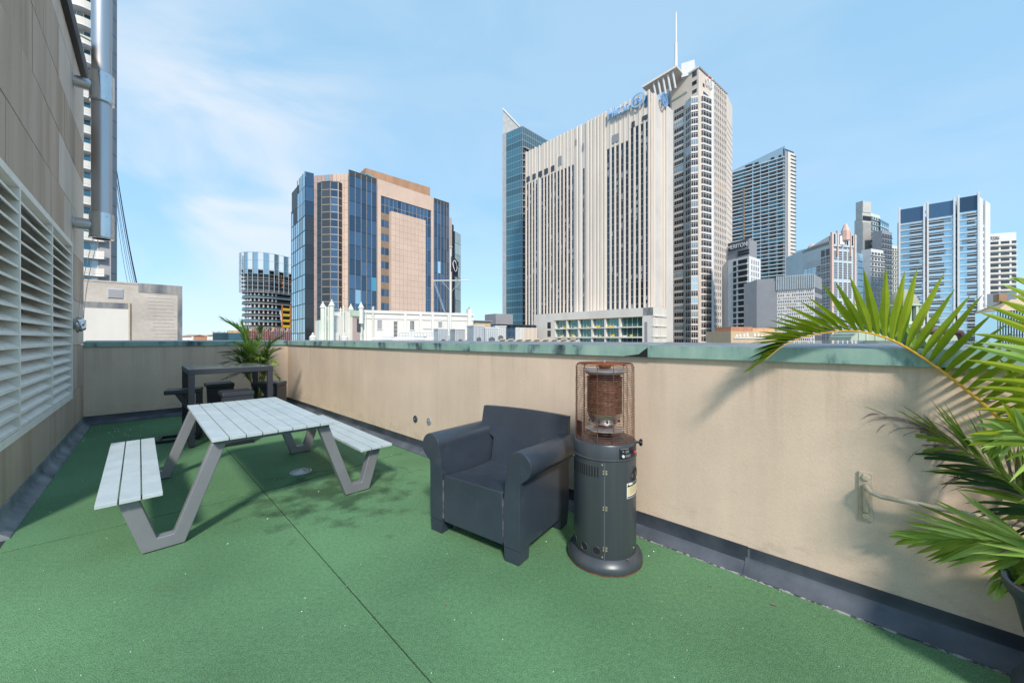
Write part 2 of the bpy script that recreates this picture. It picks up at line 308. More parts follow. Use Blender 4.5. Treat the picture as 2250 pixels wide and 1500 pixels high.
M['dry'] = leaf('dry_leaf', (.15, .075, .075), (.33, .26, .28), .2)
M['rachis'] = mat('orange_stalk', (.68, .33, .02), .4, col2=(.60, .36, .03), scale=5)
M['stalk'] = mat('green_stalk', (.20, .22, .05), .5, col2=(.10, .13, .03), scale=8)
# building materials
M['hilton'] = mat('pale_concrete', (.69, .605, .525), .7, var=.06, scale=.12, stretch=(1, 1, .3), det=6)
M['hilton_g'] = mat('grey_concrete', (.58, .54, .50), .75, var=.08, scale=.1)
M['podium'] = mat('podium_concrete', (.70, .66, .60), .75, col2=(.58, .55, .51), scale=.2, stretch=(1, 1, .4), lo=.4, hi=.75, det=8)
M['citi'] = mat('cream_cladding', (.66, .575, .50), .65, var=.06, scale=.15)
M['citi2'] = mat('grey_cladding', (.64, .58, .53), .6, var=.06, scale=.15)
M['pink'] = mat('pink_granite', (.62, .46, .37), .6, var=.06, scale=.25, grain=.05, gscale=2.5)
M['pinkd'] = mat('mauve_granite', (.40, .30, .28), .5, var=.08, scale=.3)
M['brownc'] = mat('brown_concrete', (.40, .235, .145), .8, var=.14, scale=.5, stretch=(1, 1, .2), det=8)
M['brownp'] = mat('brown_spandrel', (.27, .185, .12), .5, var=.08, scale=1)
M['gblue'] = glass('blue_glass', (.075, .135, .215), .05, .6, .06, .25)
M['gblue2'] = glass('sky_glass', (.42, .60, .70), .06, .75, .05, .25)
M['gdark'] = glass('dark_glass', (.035, .042, .052), .08, .35, .05, .5)
M['gdark2'] = glass('charcoal_glass', (.06, .065, .07), .12, .3)
M['gteal'] = glass('teal_glass', (.07, .20, .25), .08, .5, .04, .3)
M['ggreen'] = glass('green_glass', (.10, .22, .19), .08, .4, .04, .6)
M['gcyan'] = glass('cyan_glass', (.10, .45, .66), .1, .3)
M['gpale'] = glass('pale_glass', (.40, .50, .55), .1, .5)
M['mull'] = mat('mullion', (.30, .27, .25), .5, .3)
M['mulld'] = mat('dark_mullion', (.06, .07, .08), .5, .3)
M['mullw'] = mat('white_mullion', (.62, .66, .70), .5)
M['wht'] = mat('white_render', (.66, .64, .60), .75, col2=(.53, .515, .485), scale=.35, stretch=(1, 1, .3), lo=.45, hi=.8, det=8)
M['mint'] = mat('mint_stone', (.54, .60, .52), .75, col2=(.66, .66, .60), scale=.5, det=6)
M['conc'] = mat('board_concrete', (.42, .375, .33), .85, col2=(.56, .50, .44), scale=.22, stretch=(1, 1, 2), lo=.3, hi=.75, det=9, grain=.06, gscale=3)
M['conc_d'] = mat('stained_shaded_concrete', (.12, .13, .15), .85, col2=(.35, .33, .31), scale=.9, stretch=(1, 1, .3), lo=.35, hi=.7, det=9)
M['steel_g'] = mat('grey_facade', (.31, .31, .33), .55, .2, var=.05, scale=.3)
M['greyw'] = mat('white_grey', (.70, .70, .70), .6, var=.05, scale=.2)
M['greyd'] = mat('dark_grey', (.10, .10, .11), .6, var=.1, scale=.5)
M['slabd'] = mat('dark_striped_slab', (.26, .25, .245), .7, col2=(.38, .37, .36), scale=.5, stretch=(1, 1, 6), det=3)
M['cement'] = mat('pale_cement', (.50, .50, .49), .8, var=.1, scale=.4)
M['salmon'] = mat('salmon_trim', (.66, .45, .39), .6, var=.05)
M['paleb'] = mat('pale_blue_cladding', (.48, .58, .64), .5, var=.05, scale=.3)
M['copperg'] = mat('pale_copper_roof', (.42, .50, .38), .6, var=.1, scale=.5)
M['domeb'] = mat('brown_copper_dome', (.36, .31, .24), .7, col2=(.30, .36, .26), scale=.6, det=6)
M['tan'] = mat('tan_roof', (.52, .40, .26), .75, var=.06)
M['brick'] = mat('orange_brick', (.42, .20, .12), .85, var=.15, scale=1.5)
M['yellow'] = mat('yellow_formwork', (.70, .45, .02), .6)
M['orange'] = mat('orange_steel', (.45, .16, .05), .6)
M['redmesh'] = mat('red_mesh', (.50, .14, .12), .8, var=.2, scale=1.2)
M['wood'] = mat('formwork_timber', (.55, .33, .18), .8, var=.25, scale=1.5)
M['signb'] = mat('blue_sign', (.16, .33, .62), .4, var=.05)
M['signl'] = mat('light_blue_sign', (.30, .52, .80), .4, var=.05)
M['signw'] = mat('white_sign', (.80, .80, .80), .5, var=.02)
M['signr'] = mat('red_sign', (.60, .10, .06), .5)
M['hvac'] = mat('galvanised', (.52, .56, .58), .45, .4, var=.1, scale=1)
M['flag'] = mat('navy_flag', (.012, .013, .03), .7)
M['maroon'] = mat('maroon_pipe', (.10, .05, .05), .5)
M['green'] = mat('distant_tree', (.03, .06, .025), .9, var=.4, scale=.2)
M['ground'] = mat('city_ground', (.10, .10, .10), .9, col2=(.16, .15, .14), scale=.02)
# ---------------------------------------------------------------- terrace geometry (plan, metres)
C0 = Vector((-5.315, 8.841))                       # corner of back and right parapet
RU = Vector((.734, -.679)).normalized()
RN = Vector((RU.y, -RU.x)); RN = RN if RN.dot(-C0) > 0 else -RN       # into the terrace
B1 = Vector((-7.582, 6.579)); BU = (B1-C0).normalized(); BN = Vector((BU.y, -BU.x)); BN = BN if BN.dot(-C0) > 0 else -BN
L1 = Vector((-7.243, 6.252)); LU = Vector((.6927, -.7212)).normalized(); LN = Vector((.7212, .6927))
def isect(p, d, q, e):
    k = d.x*e.y-d.y*e.x; t = ((q.x-p.x)*e.y-(q.y-p.y)*e.x)/k; return p+d*t
CL = isect(L1, LU, C0, BU)                          # corner of left wall and back parapet
GZ = -46.0
# the setting: ground, slab, turf
g = MB(); g.add([(-6000, -3000, GZ), (6000, -3000, GZ), (6000, 7000, GZ), (-6000, 7000, GZ)], [(0, 1, 2, 3)])
tag(g.build('ground', M['ground']), kind='structure')
E1 = CL+LU*15; E2 = C0+RU*15.5
fl = tag(MB().prism([(CL.x, CL.y), (E1.x, E1.y), (E2.x, E2.y), (C0.x, C0.y)], -.35, -.0065).build('terrace_floor', M['slab']), kind='structure')
def clip(poly, p, n):                              # keep the side n points to
    out = []
    for i in range(len(poly)):
        a, b = poly[i], poly[(i+1) % len(poly)]; da, db = (a-p).dot(n), (b-p).dot(n)
        if da >= 0: out.append(a)
        if da*db < 0: out.append(a+(b-a)*(da/(da-db)))
    return out
tp = [CL, E1, E2, C0]
for p_, n_, o_ in ((CL, LN, .085), (C0, RN, .095), (C0, BN, .085)): tp = clip(tp, p_+n_*o_, n_)
Q = Vector((-2.482, 3.734)); s2 = Vector((.7155, -.6986)).normalized(); s2n = Vector((.6986, .7155)).normalized()
s1l = Vector((1.172, 1.07)).normalized(); s1r = Vector((.992, 1.252)).normalized()
gap = .0035; gap1 = .0085
def turf(poly, nm='turf_panel'):
    if len(poly) < 3: return
    return MB().prism([(v.x, v.y) for v in poly], -.005, 0).build(nm, M['turf'], fl)
for sgn, s1 in ((-1, s1l), (1, s1r)):
    half = clip(tp, Q+s2n*sgn*gap, s2n*sgn); nn = Vector((-s1.y, s1.x))
    for q in (1, -1): turf(clip(half, Q+nn*q*gap1, nn*q))
# frayed seam edges: tufts leaning over the cut
def fray(a, b, n):
    m = MB(); d = (b-a).normalized(); w = Vector((-d.y, d.x))
    for i in range(n):
        p = a+(b-a)*random.random()+w*random.uniform(-.006, .006); q = p+w*random.uniform(-.007, .007)+d*random.uniform(-.004, .004)
        m.add([(p.x-d.x*.0015, p.y-d.y*.0015, -.004), (p.x+d.x*.0015, p.y+d.y*.0015, -.004), (q.x, q.y, random.uniform(.002, .006))], [(0, 1, 2)])
    return m
fm = MB()
for a, b, n in ((Q, Q+s2*3.6, 900), (Q-s2*2.2, Q, 300), (Q-s1l*1.8, Q, 220), (Q, Q+s1r*1.8, 160)):
    t = fray(a, b, n); fm.add(t.v, t.f)
tag(fm.build('frayed_turf_edge', M['turf'], fl), kind='stuff')
# white flecks and leaf crumbs on the turf
dm = MB()
def fleck(x, y, s):
    a = random.random()*6.3; pts = [(x+s*random.uniform(.5, 1)*math.cos(a+k*1.57), y+s*random.uniform(.4, 1)*math.sin(a+k*1.57), .003) for k in range(4)]
    dm.add(pts+[(p[0], p[1], .006) for p in pts], [(4, 5, 6, 7), (0, 1, 5, 4), (1, 2, 6, 5), (2, 3, 7, 6), (3, 0, 4, 7)])
for i in range(46):
    p = G(random.gauss(270, 60), random.gauss(948, 14)); fleck(p.x, p.y, random.uniform(.004, .014))
for i in range(70):
    p = G(random.uniform(60, 2000), random.uniform(960, 1490)); fleck(p.x, p.y, random.uniform(.001, .0035))
for px, py in ((1440, 1190), (1436, 1212), (1425, 1222), (1200, 1190), (500, 1195), (1455, 1180), (700, 1080), (860, 1000), (850, 1020), (588, 1140), (110, 1125)): 
    p = G(px, py); fleck(p.x, p.y, .007)
tag(dm.build('litter', M['signw']), 'tiny white paint flecks strewn over the green turf', 'litter', kind='stuff')
lv = MB()
for px, py, s in ((980, 1330, .012), (760, 1290, .014), (350, 1300, .016), (1560, 1290, .014), (1700, 1330, .02), (880, 1130, .012), (420, 1010, .016), (1434, 1184, .02), (1200, 1187, .012), (1183, 1216, .014), (1448, 1191, .012), (1300, 1160, .012)):
    p = G(px, py); lv.M = Matrix.Translation((p.x, p.y, .006)) @ Matrix.Rotation(random.random()*6, 4, 'Z') @ Matrix.Rotation(.3, 4, 'X')
    lv.add([(-s, 0, 0), (0, -s*.4, .003), (s, 0, 0), (0, s*.4, .003)], [(0, 1, 2, 3)])
tag(lv.build('leaf_litter', M['dry']), 'few brown dead leaf scraps on turf near the heater', 'leaf litter', kind='stuff')
# ---------------------------------------------------------------- parapets
def parapet(name, label, O, U, N, L, seams, zt=1.388, flo=.15, ends=(0, 0)):
    """local x along the wall, y out of the terrace, z up"""
    Mx = frame((O.x, O.y, 0), (U.x, U.y, 0), (-N.x, -N.y, 0)); flip = Mx.to_3x3() @ Vector((0, 0, 1))
    if flip.z < 0:                                  # keep z up: mirror the run direction
        O2 = O+U*L; U = -U; Mx = frame((O2.x, O2.y, 0), (U.x, U.y, 0), (-N.x, -N.y, 0)); seams = [L-s for s in seams]; ends = ends[::-1]
    r = empty(name, (O.x, O.y, 0), label, 'wall')
    MB(Mx).box(0, L, 0, .40, -.34, zt+.03).build('rendered_wall', M['stucco'], r)
    ss = sorted([0]+[s for s in seams if 0 < s < L]+[L])
    for a, b in zip(ss[:-1], ss[1:]):
        a += .002; b -= .002
        k = MB(Mx); j = random.uniform(-.0015, .0015)
        k.prism([(-.03+j, zt), (-.028, zt-.004), (.0, zt-.002), (.0, zt+.012), (.40, zt+.012), (.40, zt), (.43, zt), (.43, zt+.11), (.42, zt+.1105), (-.03+j, zt+.087)], a, b, 'x')
        o = k.build('cap_length', M['patina'], r)
        o.data.materials.append(M['captop'])
        for p_ in o.data.polygons:
            if p_.normal.z > .8 and p_.center.z > zt+.05: p_.material_index = 1
        MB(Mx).prism([(-.034, zt-.003), (-.034, zt+.089), (-.031, zt+.091), (.425, zt+.115), (.425, zt+.1125), (-.0285, zt+.085), (-.0285, zt-.003)], b-.016, b+.012, 'x').build('cap_joint', M['patina'], r)
    t = ends[0]*.0
    fs = ss if len(ss) > 2 else [0, L]
    n = max(2, int(L/1.7)); 
    for i in range(n):
        a, b = L*i/n+.001, L*(i+1)/n-.001
        k = MB(Mx); z = flo+random.uniform(-.004, .004); w = random.uniform(0, .006)
        k.prism([(-.001, z), (-.007-w*.3, z), (-.010, z-.03), (-.012-w*.5, .085), (-.022, .062), (-.075, .022), (-.095, .006), (-.097, -.016), (0, -.016)], a, b, 'x')
        o = k.build('flashing', M['flash'], r, smooth=True); o.data.materials.append(M['flash_m'])
        for p_ in o.data.polygons:
            if p_.normal.z > .35 and p_.center.z < .08: p_.material_index = 1
        MB(Mx).prism([(-.008, z-.01), (-.013, .09), (-.024, .066), (-.078, .0255), (-.098, .009), (-.098, 0), (-.01, 0)], b-.012, b+.012, 'x').build('flashing_lap', M['flash_m'], r, smooth=True)
    return r, Mx
RL = 15.0
fr = Fac(tuple(C0), tuple(C0+RU*RL))
rs = [fr.x(p) for p in (1032, 1432)]; dlt = rs[1]-rs[0]
rseams = [rs[0]-2.9, rs[0], rs[1], rs[1]+2.2]
rw, RM = parapet('parapet_wall', 'long beige rendered parapet on the right behind heater and armchair, green copper cap', C0, RU, RN, RL, rseams)
bw, BM = parapet('parapet_wall', 'short beige rendered parapet at the far end behind the bar table', C0, BU, BN, (CL-C0).length, [1.0, 1.75, 2.45])
# sealant line at the foot of the long parapet
sm = MB(RM); x = 7.6
while x < 14:
    w = random.uniform(.01, .035); sm.box(x, x+w, -.102-random.uniform(0, .006), -.097, -.002, random.uniform(.002, .008)); x += w*random.uniform(.8, 1.15)
sm.build('sealant_crumbs', M['adhes'], rw, kind='stuff')
# missing patch of cap beside a joint
MB(RM).prism([(rs[1]-.22, 1.3875), (rs[1]-.02, 1.3875), (rs[1]-.02, 1.46), (rs[1]-.05, 1.44), (rs[1]-.09, 1.408), (rs[1]-.17, 1.396)], -.0335, -.0300, 'y').build('black_mastic_patch', M['dark'], rw)
# two round blanking plates, handrail
def rz(px, py): return fr.x(px), fr.z(px, py)
for px, py, m, lb in ((913, 920, 'ggreen', 'small dark green round plate with screw on parapet, left of the pair'), (943, 925, 'steel_g', 'small grey round plate with screw on parapet, right of the pair beside armchair')):
    x, z = rz(px, py); e = empty('wall_plate', RM @ Vector((x, 0, z)), lb, 'plate', 'round plates on the parapet')
    k = MB(RM @ Matrix.Translation((x, 0, z)) @ Matrix.Rotation(R(90), 4, 'X')); k.lathe([(0, .012), (.045, .010), (.050, .004), (.050, 0)], 24).build('disc', M['pot'] if m == 'ggreen' else M['steel_g'], e, smooth=True)
    k = MB(RM @ Matrix.Translation((x, 0, z)) @ Matrix.Rotation(R(90), 4, 'X')); k.lathe([(0, .024), (.008, .022), (.009, .011)], 10).build('screw', M['alum'], e, smooth=True)
x0, z0 = rz(1886, 1146); x1, z1 = rz(1918, 1038); zb, zt_ = fr.z(1902, 1142), fr.z(1902, 1036)
hr = empty('handrail', RM @ Vector((x0, 0, 0)), 'beige painted steel wall rail with bolted bracket plate below the palm', 'handrail')
MB(RM).box(x0, x1, -.012, .001, zb, zt_).build('bracket_plate', M['beigep'], hr, bevel=.003)
for zz in (zb+.028, zt_-.028):
    k = MB(RM @ Matrix.Translation(((x0+x1)/2, -.012, zz)) @ Matrix.Rotation(R(90), 4, 'X')); k.lathe([(0, .010), (.016, .009), (.019, .005), (.019, 0)], 6).build('bolt', M['beigep'], hr)
xc = (x0+x1)/2; za = zt_-.075; xe, ze = rz(2215, 1137)
MB(RM).tube([(xc, -.018, zb+.055), (xc, -.026, zb+.075), (xc, -.026, za-.03), (xc, -.03, za)], .0125, 10).build('bracket_bar', M['beigep'], hr, smooth=True)
pts = [(xc, -.02, za), (xc+.004, -.055, za+.004), (xc+.02, -.075, za-.012), (xc+.06, -.082, za-.022)]
for i in range(1, 9): pts.append((xc+.06+(xe-xc+.75)*i/8, -.082, za-.022+(ze-.06-za+.10)*i/8*.32))
MB(RM).tube(pts, .0130, 10).build('rail', M['beigep'], hr, smooth=True)
# ---------------------------------------------------------------- left wall with louvres and stone panels
LMx = frame((L1.x, L1.y, 0), (LU.x, LU.y, 0), (-LN.x, -LN.y, 0))
if (LMx.to_3x3() @ Vector((0, 0, 1))).z < 0: LMx = None
WL = 4.80                                            # cut short just outside the frame to let the sun onto the terrace
if LMx is None:                                      # local x towards the camera needs y flipped: use x from camera end
    LO = L1+LU*WL; LMx = frame((LO.x, LO.y, 0), (-LU.x, -LU.y, 0), (-LN.x, -LN.y, 0)); sx = lambda s: WL-s
else: sx = lambda s: s
pen = empty('plant_room', (L1.x, L1.y, 0), 'tall stone clad plant room with white louvres along the left side', 'building')
def lbox(mb, s0, s1, y0, y1, z0, z1): a, b = sorted((sx(s0), sx(s1))); return mb.box(a, b, y0, y1, z0, z1)
S0 = -(CL-L1).length
s_l0, s_l1, z_l0, z_l1 = .95, 4.66, .69, 2.91
k = MB(LMx); lbox(k, S0+.03, WL, .03, 9, z_l1, 5.98); lbox(k, S0+.03, WL, .03, 9, -.34, z_l0); lbox(k, S0+.03, s_l0, .03, 9, z_l0, z_l1); lbox(k, s_l1, WL, .03, 9, z_l0, z_l1); lbox(k, s_l0, s_l1, 1.2, 9, z_l0, z_l1)
k.build('core_wall', M['joint'], pen)
k = MB(LMx); lbox(k, s_l0+.01, s_l1-.01, 1.1, 1.19, z_l0, z_l1); k.build('dark_interior', M['dark'], pen)  # near-black sheet paints the shade behind the louvre blades
k = MB(LMx); a, b = sorted((sx(S0-.06), sx(WL))); k.prism([(-.07, 5.99), (.05, 5.99), (9.05, 5.99), (9.05, 6.12), (-.08, 6.12), (-.08, 6.04)], a, b, 'x'); k.build('coping', M['coping'], pen)
k = MB(LMx); k.prism([(-.085, 6.122), (9.06, 6.122), (9.06, 6.15), (-.085, 6.15)], a-.01, b+.01, 'x'); k.build('coping_trim', M['steel_g'], pen)
cz = [-.016, .72, 1.43, 2.135, 2.84, 3.543, 4.25, 4.93, 5.62, 5.985]
for i in range(len(cz)-1):
    off = (0, .48)[i % 2]; s = -.0
    edges = [S0]; e = .55+off*.9
    while e < 4.6: edges.append(e); e += .95
    edges.append(WL)
    for a, b in zip(edges[:-1], edges[1:]):
        segs = [(a, b, cz[i], cz[i+1])]
        if cz[i+1] > z_l0-.05 and cz[i] < z_l1+.05:  # keep clear of the louvre opening
            segs = []
            if a < s_l0-.06: segs.append((a, min(b, s_l0-.06), cz[i], cz[i+1]))
            if b > s_l1+.06: segs.append((max(a, s_l1+.06), b, cz[i], cz[i+1]))
            if a >= s_l0-.5 or b > s_l0-.06:
                aa = max(a, s_l0-.06)
                if cz[i] < z_l0-.06 and b > aa and aa < s_l1: segs.append((aa, min(b, s_l1+.06), cz[i], z_l0-.06))
                if cz[i+1] > z_l1+.06 and b > aa and aa < s_l1: segs.append((aa, min(b, s_l1+.06), z_l1+.06, cz[i+1]))
        pale = random.random()
        if (a < 1.6 and i in (5, 7)) or (a < .9 and i in (4, 2)) or (i == 8 and a < 2.0): pale = .95
        elif a < 4: pale = min(pale, .7)
        m_ = M['stone2'] if pale > .88 else (M['stone3'] if pale > .55 else M['stone'])
        for q in segs:
            if q[1]-q[0] < .03 or q[3]-q[2] < .03: continue
            u, v = sorted((sx(q[0]), sx(q[1]))); ub('stone_panel', m_, pen, LMx, u+.004, v-.004, -.002+random.uniform(-.003, .002), .03, q[2]+.004, q[3]-.004)
# cladding of the added near end of the plant room
for i in range(len(cz)-1):
    for j in range(9):
        a = .035+j*.99; k = MB(LMx); lbox(k, WL, WL+.03, a, a+.98, cz[i]+.004, cz[i+1]-.004); k.build('stone_panel', M['stone3'] if (i+j) % 3 else M['stone'], pen)
fr_ = MB(LMx); lbox(fr_, s_l0-.05, s_l1+.05, -.018, .16, z_l0-.055, z_l0+.012); lbox(fr_, s_l0-.05, s_l1+.05, -.018, .16, z_l1-.012, z_l1+.055)
lbox(fr_, s_l0-.05, s_l0+.012, -.0178, .16, z_l0+.012, z_l1-.012); lbox(fr_, s_l1-.012, s_l1+.05, -.0178, .16, z_l0+.012, z_l1-.012)
lf = fr_.build('louvre_frame', M['louvre'], pen)
bays = [.95, 2.45, 3.97, 4.66]
for s in bays[1:-1]:
    k = MB(LMx); lbox(k, s-.022, s+.022, -.0175, .2, z_l0+.012, z_l1-.012); k.build('louvre_mullion', M['louvre'], lf)
nb = 18; hb = (z_l1-z_l0-.03)/nb
for a, b in zip(bays[:-1], bays[1:]):
    for i in range(nb):
        z = z_l0+.015+hb*i; k = MB(LMx); u, v = sorted((sx(a+.02), sx(b-.02)))
        k.prism([(-.012, z+.004), (-.012, z+.026), (-.006, z+.026), (.118, z+hb*.98), (.124, z+hb*.98), (.124, z+hb*.95), (-.006, z+.020), (-.006, z+.004)], u, v, 'x'); k.build('louvre_blade', M['louvre'], lf)
    # inner stiffener seen between the blades
    k = MB(LMx); lbox(k, a+.75, a+.80, .2, .26, z_l0+.02, z_l1-.02); k.build('louvre_post', M['stone2'], lf)
n = 3
for i in range(n):
    a, b = S0+(WL-S0)*i/n, S0+(WL-S0)*(i+1)/n; k = MB(LMx); u, v = sorted((sx(a+.001), sx(b-.001))); w = random.uniform(-.004, .006); zf = .17+random.uniform(-.006, .006)
    k.prism([(-.004, zf), (-.012-w, zf), (-.016, .10), (-.03, .068), (-.075, .03), (-.095-w, .008), (-.1, -.016), (-.003, -.016)], u, v, 'x'); k.build('flashing', M['flash_l'], pen, smooth=True)
    k = MB(LMx); k.prism([(-.01, zf+.003), (-.019, .10), (-.034, .072), (-.079, .034), (-.1, .01), (-.1, 0), (-.01, 0)], v-.015, v+.01, 'x'); k.build('flashing_lap', M['flash_l'], pen, smooth=True)
# downpipe clip and small box at the wall end
k = MB(LMx); z = H+(Y0-712)/F*6.0; lbox(k, .10, .34, -.05, -.006, z-.09, z+.09); k.build('wall_box', M['steel_b'], pen, bevel=.004)
# ---------------------------------------------------------------- stainless flue
foot = L1+LU*.74; fc = foot+LN*.30; fx, fy = fc.x, fc.y
def fz(py): return H+(Y0-py)/F*fy
flu = empty('exhaust_flue', (fx, fy, fz(525)), 'shiny stainless steel exhaust flue with two tees against the plant room', 'flue')
FM = Matrix.Translation((fx, fy, 0))
r0 = .116
MB(FM).lathe([(r0, fz(470)), (r0, fz(215))], 36).build('pipe', M['steel_b'], flu, smooth=True)
MB(FM).lathe([(r0*.97, fz(180)), (r0*.97, fz(112)), (r0*.985, fz(111)), (r0*.985, fz(107)), (r0, fz(106)), (r0, fz(106)+4.5)], 36).build('pipe', M['steel_b'], flu, smooth=True)
for ya, yb in ((525, 470), (228, 165)):
    MB(FM).lathe([(r0*.9, fz(ya)), (r0+.022, fz(ya)), (r0+.022, fz(yb)), (r0*.9, fz(yb)+.004)], 36).build('collar', M['steel'], flu, smooth=True)
    MB(FM).lathe([(r0+.022, fz(ya)-.002), (r0+.028, fz(ya)+.004), (r0+.028, fz(ya)+.02), (r0+.021, fz(ya)+.026)], 36).build('collar_rim', M['steel_b'], flu, smooth=True)
    zc = (fz(ya)+fz(yb))/2
    MB().tube([(foot.x-LN.x*.02, foot.y-LN.y*.02, zc), (fx, fy, zc)], .088, 28).build('branch_pipe', M['steel'], flu, smooth=True)
    MB().tube([(foot.x-LN.x*.01, foot.y-LN.y*.01, zc), (foot.x+LN.x*.012, foot.y+LN.y*.012, zc)], .108, 28).build('wall_flange', M['steel_b'], flu, smooth=True)
    for a in (-60, -20):
        for zz in (fz(ya)+.06, fz(yb)-.06):
            k = MB(FM @ Matrix.Rotation(R(a), 4, 'Z') @ Matrix.Translation((r0+.022, 0, zz)) @ Matrix.Rotation(R(90), 4, 'Y')); k.lathe([(0, .006), (.007, .004), (.008, 0)], 8).build('rivet', M['steel_b'], flu)
zc = fz(103)
MB().tube([(fx, fy, zc), (foot.x-LN.x*.0, foot.y, zc+.07)], .014, 8).build('stay_rod', M['brass'], flu, smooth=True)
# two hanging wires that end in a wrapped bundle
wr = empty('hanging_wires', (fx, fy, fz(700)), 'pair of thin twisted wires hanging from the flue to a foil bundle', 'wires')
wp = foot+LN*.06
for dx in (-.012, .014):
    pts = []
    for i in range(15):
        t = i/14; px = 210+dx*300-(1-(1-t)**1.6)*32; py = 525+t*175
        Yd = fy*(1-t)+wp.y*t; pts.append(P(px+dx*120, py, Yd))
    MB().tube(pts, .0045, 5).build('wire', M['alum'], wr, smooth=True)
    for i in range(2, 13, 2): pass
bm_ = bmesh.new(); bmesh.ops.create_icosphere(bm_, subdivisions=3, radius=1)
for v in bm_.verts: v.co = v.co*random.uniform(.75, 1.1)
mb = MB(Matrix.Translation(P(175, 712, wp.y)) @ Matrix.Diagonal((.075, .075, .125, 1))); mb.add([tuple(v.co) for v in bm_.verts], [tuple(v.index for v in f.verts) for f in bm_.faces]); bm_.free()
mb.build('foil_bundle', M['steel'], wr)
# ---------------------------------------------------------------- picnic table with attached benches
TA = Vector((-.7071, .7071, 0)); TB = Vector((.7071, .7071, 0)); TC = Vector((-2.715, 3.90, 0))
TM = frame(TC, TB, TA)                               # local x across (to the right), y along (away from camera)
pt_ = empty('picnic_table', TC, 'grey slatted picnic table with two attached benches and grey metal legs', 'picnic table')
LH = 1.035
def plank(x0, x1, z0, z1, y0=-LH, y1=LH, nm='plank'):
    k = MB(TM); k.box(x0, x1, y0, y1, z0, z1); return k.build(nm, M['plank'], pt_, bevel=.002, seg=1)
w = .891/8
for i in range(8): plank(-.4455+w*i+.0035, -.4455+w*(i+1)-.0035, .734+random.uniform(-.0008, .0008), .760, nm='table_plank')
for sgn, bx in ((-1, -.880), (1, .870)):
    w3 = .335/3
    for i in range(3): plank(bx-.1675+w3*i+.004, bx-.1675+w3*(i+1)-.004, .414+random.uniform(-.0008, .0008), .440, nm='bench_plank')
    for y in (-LH+.10, 0, LH-.10):
        MB(TM).box(bx-.145, bx+.145, y-.025, y+.025, .396, .4135).build('bench_rail', M['frame_d'], pt_)
for y in (-LH+.06, -.33, .33, LH-.06): MB(TM).box(-.42, .42, y-.03, y+.03, .708, .7335).build('table_rail', M['frame_d'], pt_)
for sgn in (-1, 1): MB(TM).box(sgn*.36-.02, sgn*.36+.02, -LH+.14, LH-.14, .685, .7075).build('side_rail', M['frame_d'], pt_)
def leg(sgn, y0, y1):
    o = [(-.345, .707), (-.575, .10), (-.725, .10), (-.835, .396), (-.935, .396), (-.790, .004), (-.525, .004)]
    o = [(-.350, .707), (-.585, .092), (-.732, .092), (-.832, .396), (-.935, .396), (-.805, .006), (-.518, .006), (-.252, .707)]
    o = [(-.435, .707), (-.655, .092), (-.745, .092), (-.838, .396), (-.942, .396), (-.823, .006), (-.592, .006), (-.340, .707)]
    k = MB(TM); k.prism([(a*-sgn if sgn > 0 else a, b) for a, b in o] if sgn < 0 else [(-a, b) for a, b in o], y0, y1, 'y')
    l = k.build('leg', M['legs'], pt_, bevel=.006)
    xs = sorted((sgn*.600, sgn*.815)); MB(TM).box(xs[0], xs[1], y0+.006, y1-.006, -.001, .006).build('foot_pad', M['rubber'], l)
for sgn in (-1, 1):
    leg(sgn, -LH+.075, -LH+.155); leg(sgn, LH-.155, LH-.075)
# ---------------------------------------------------------------- rattan bar table and four stools
N_ = Vector((-4.50, 5.185)); e1 = Vector((.7071, .7071)); e2 = Vector((-.7071, .7071))
BW_, BD_ = 1.02, 1.12; BH = 1.10
bc = N_+e1*BW_/2+e2*BD_/2
BTM = frame((N_.x, N_.y, 0), (e1.x, e1.y, 0), (e2.x, e2.y, 0))
bt = empty('bar_table', (bc.x, bc.y, 0), 'tall black rattan bar table with glass top at the far end', 'bar table')
for x0, x1, y0, y1 in ((0, BW_, 0, .075), (0, BW_, BD_-.075, BD_), (0, .075, .077, BD_-.077), (BW_-.075, BW_, .077, BD_-.077)):
    MB(BTM).box(x0, x1, y0, y1, BH-.075, BH).build('apron', M['rattan'], bt, bevel=.008)
MB(BTM).box(.07, BW_-.07, .07, BD_-.07, BH-.008, BH+.003).build('glass_top', M['tglass'], bt)
MB(BTM).box(.074, BW_-.074, .074, BD_-.074, BH-.03, BH-.012).build('under_panel', M['rattan'], bt)
for x0 in (0.003, BW_-.073):
    for y0 in (0.003, BD_-.073): MB(BTM).box(x0, x0+.07, y0, y0+.07, 0.02, BH-.077).build('leg', M['rattan'], bt, bevel=.006)
for x0 in (0.003, BW_-.073):
    for y0 in (0.003, BD_-.073): MB(BTM).box(x0+.012, x0+.058, y0+.012, y0+.058, 0, .02).build('foot', M['blackmetal'], bt)
def stool(cx, cy, ang, label):
    """seat on one woven side panel with a raking brace and a flat floor frame; local x points away from the panel"""
    K = Matrix.Translation((cx, cy, 0)) @ Matrix.Rotation(ang, 4, 'Z')
    r = empty('bar_stool', (cx, cy, 0), label, 'stool', 'black rattan stools round the bar table')
    MB(K).box(-.21, .21, -.19, .19, .70, .765).build('seat', M['rattan'], r, bevel=.015)
    MB(K).box(-.205, -.15, -.18, .18, .05, .699).build('side_panel', M['rattan'], r, bevel=.006)
    MB(K).prism([(-.149, .28), (-.149, .40), (.02, .699), (.09, .699)], -.17, .17, 'y').build('brace', M['rattan'], r)
    f = MB(K); f.box(-.205, .30, -.19, -.15, 0.002, .04); f.box(-.205, .30, .15, .19, 0.002, .04); f.box(.26, .299, -.149, .149, 0.003, .0395); f.box(-.204, -.165, -.149, .149, 0.003, .0395)
    f.build('floor_frame', M['blackmetal'], r, bevel=.003)
    MB(K).box(-.05, .02, -.05, .05, .04, .05).build('foot_stop', M['blackmetal'], r)
a45 = R(45)
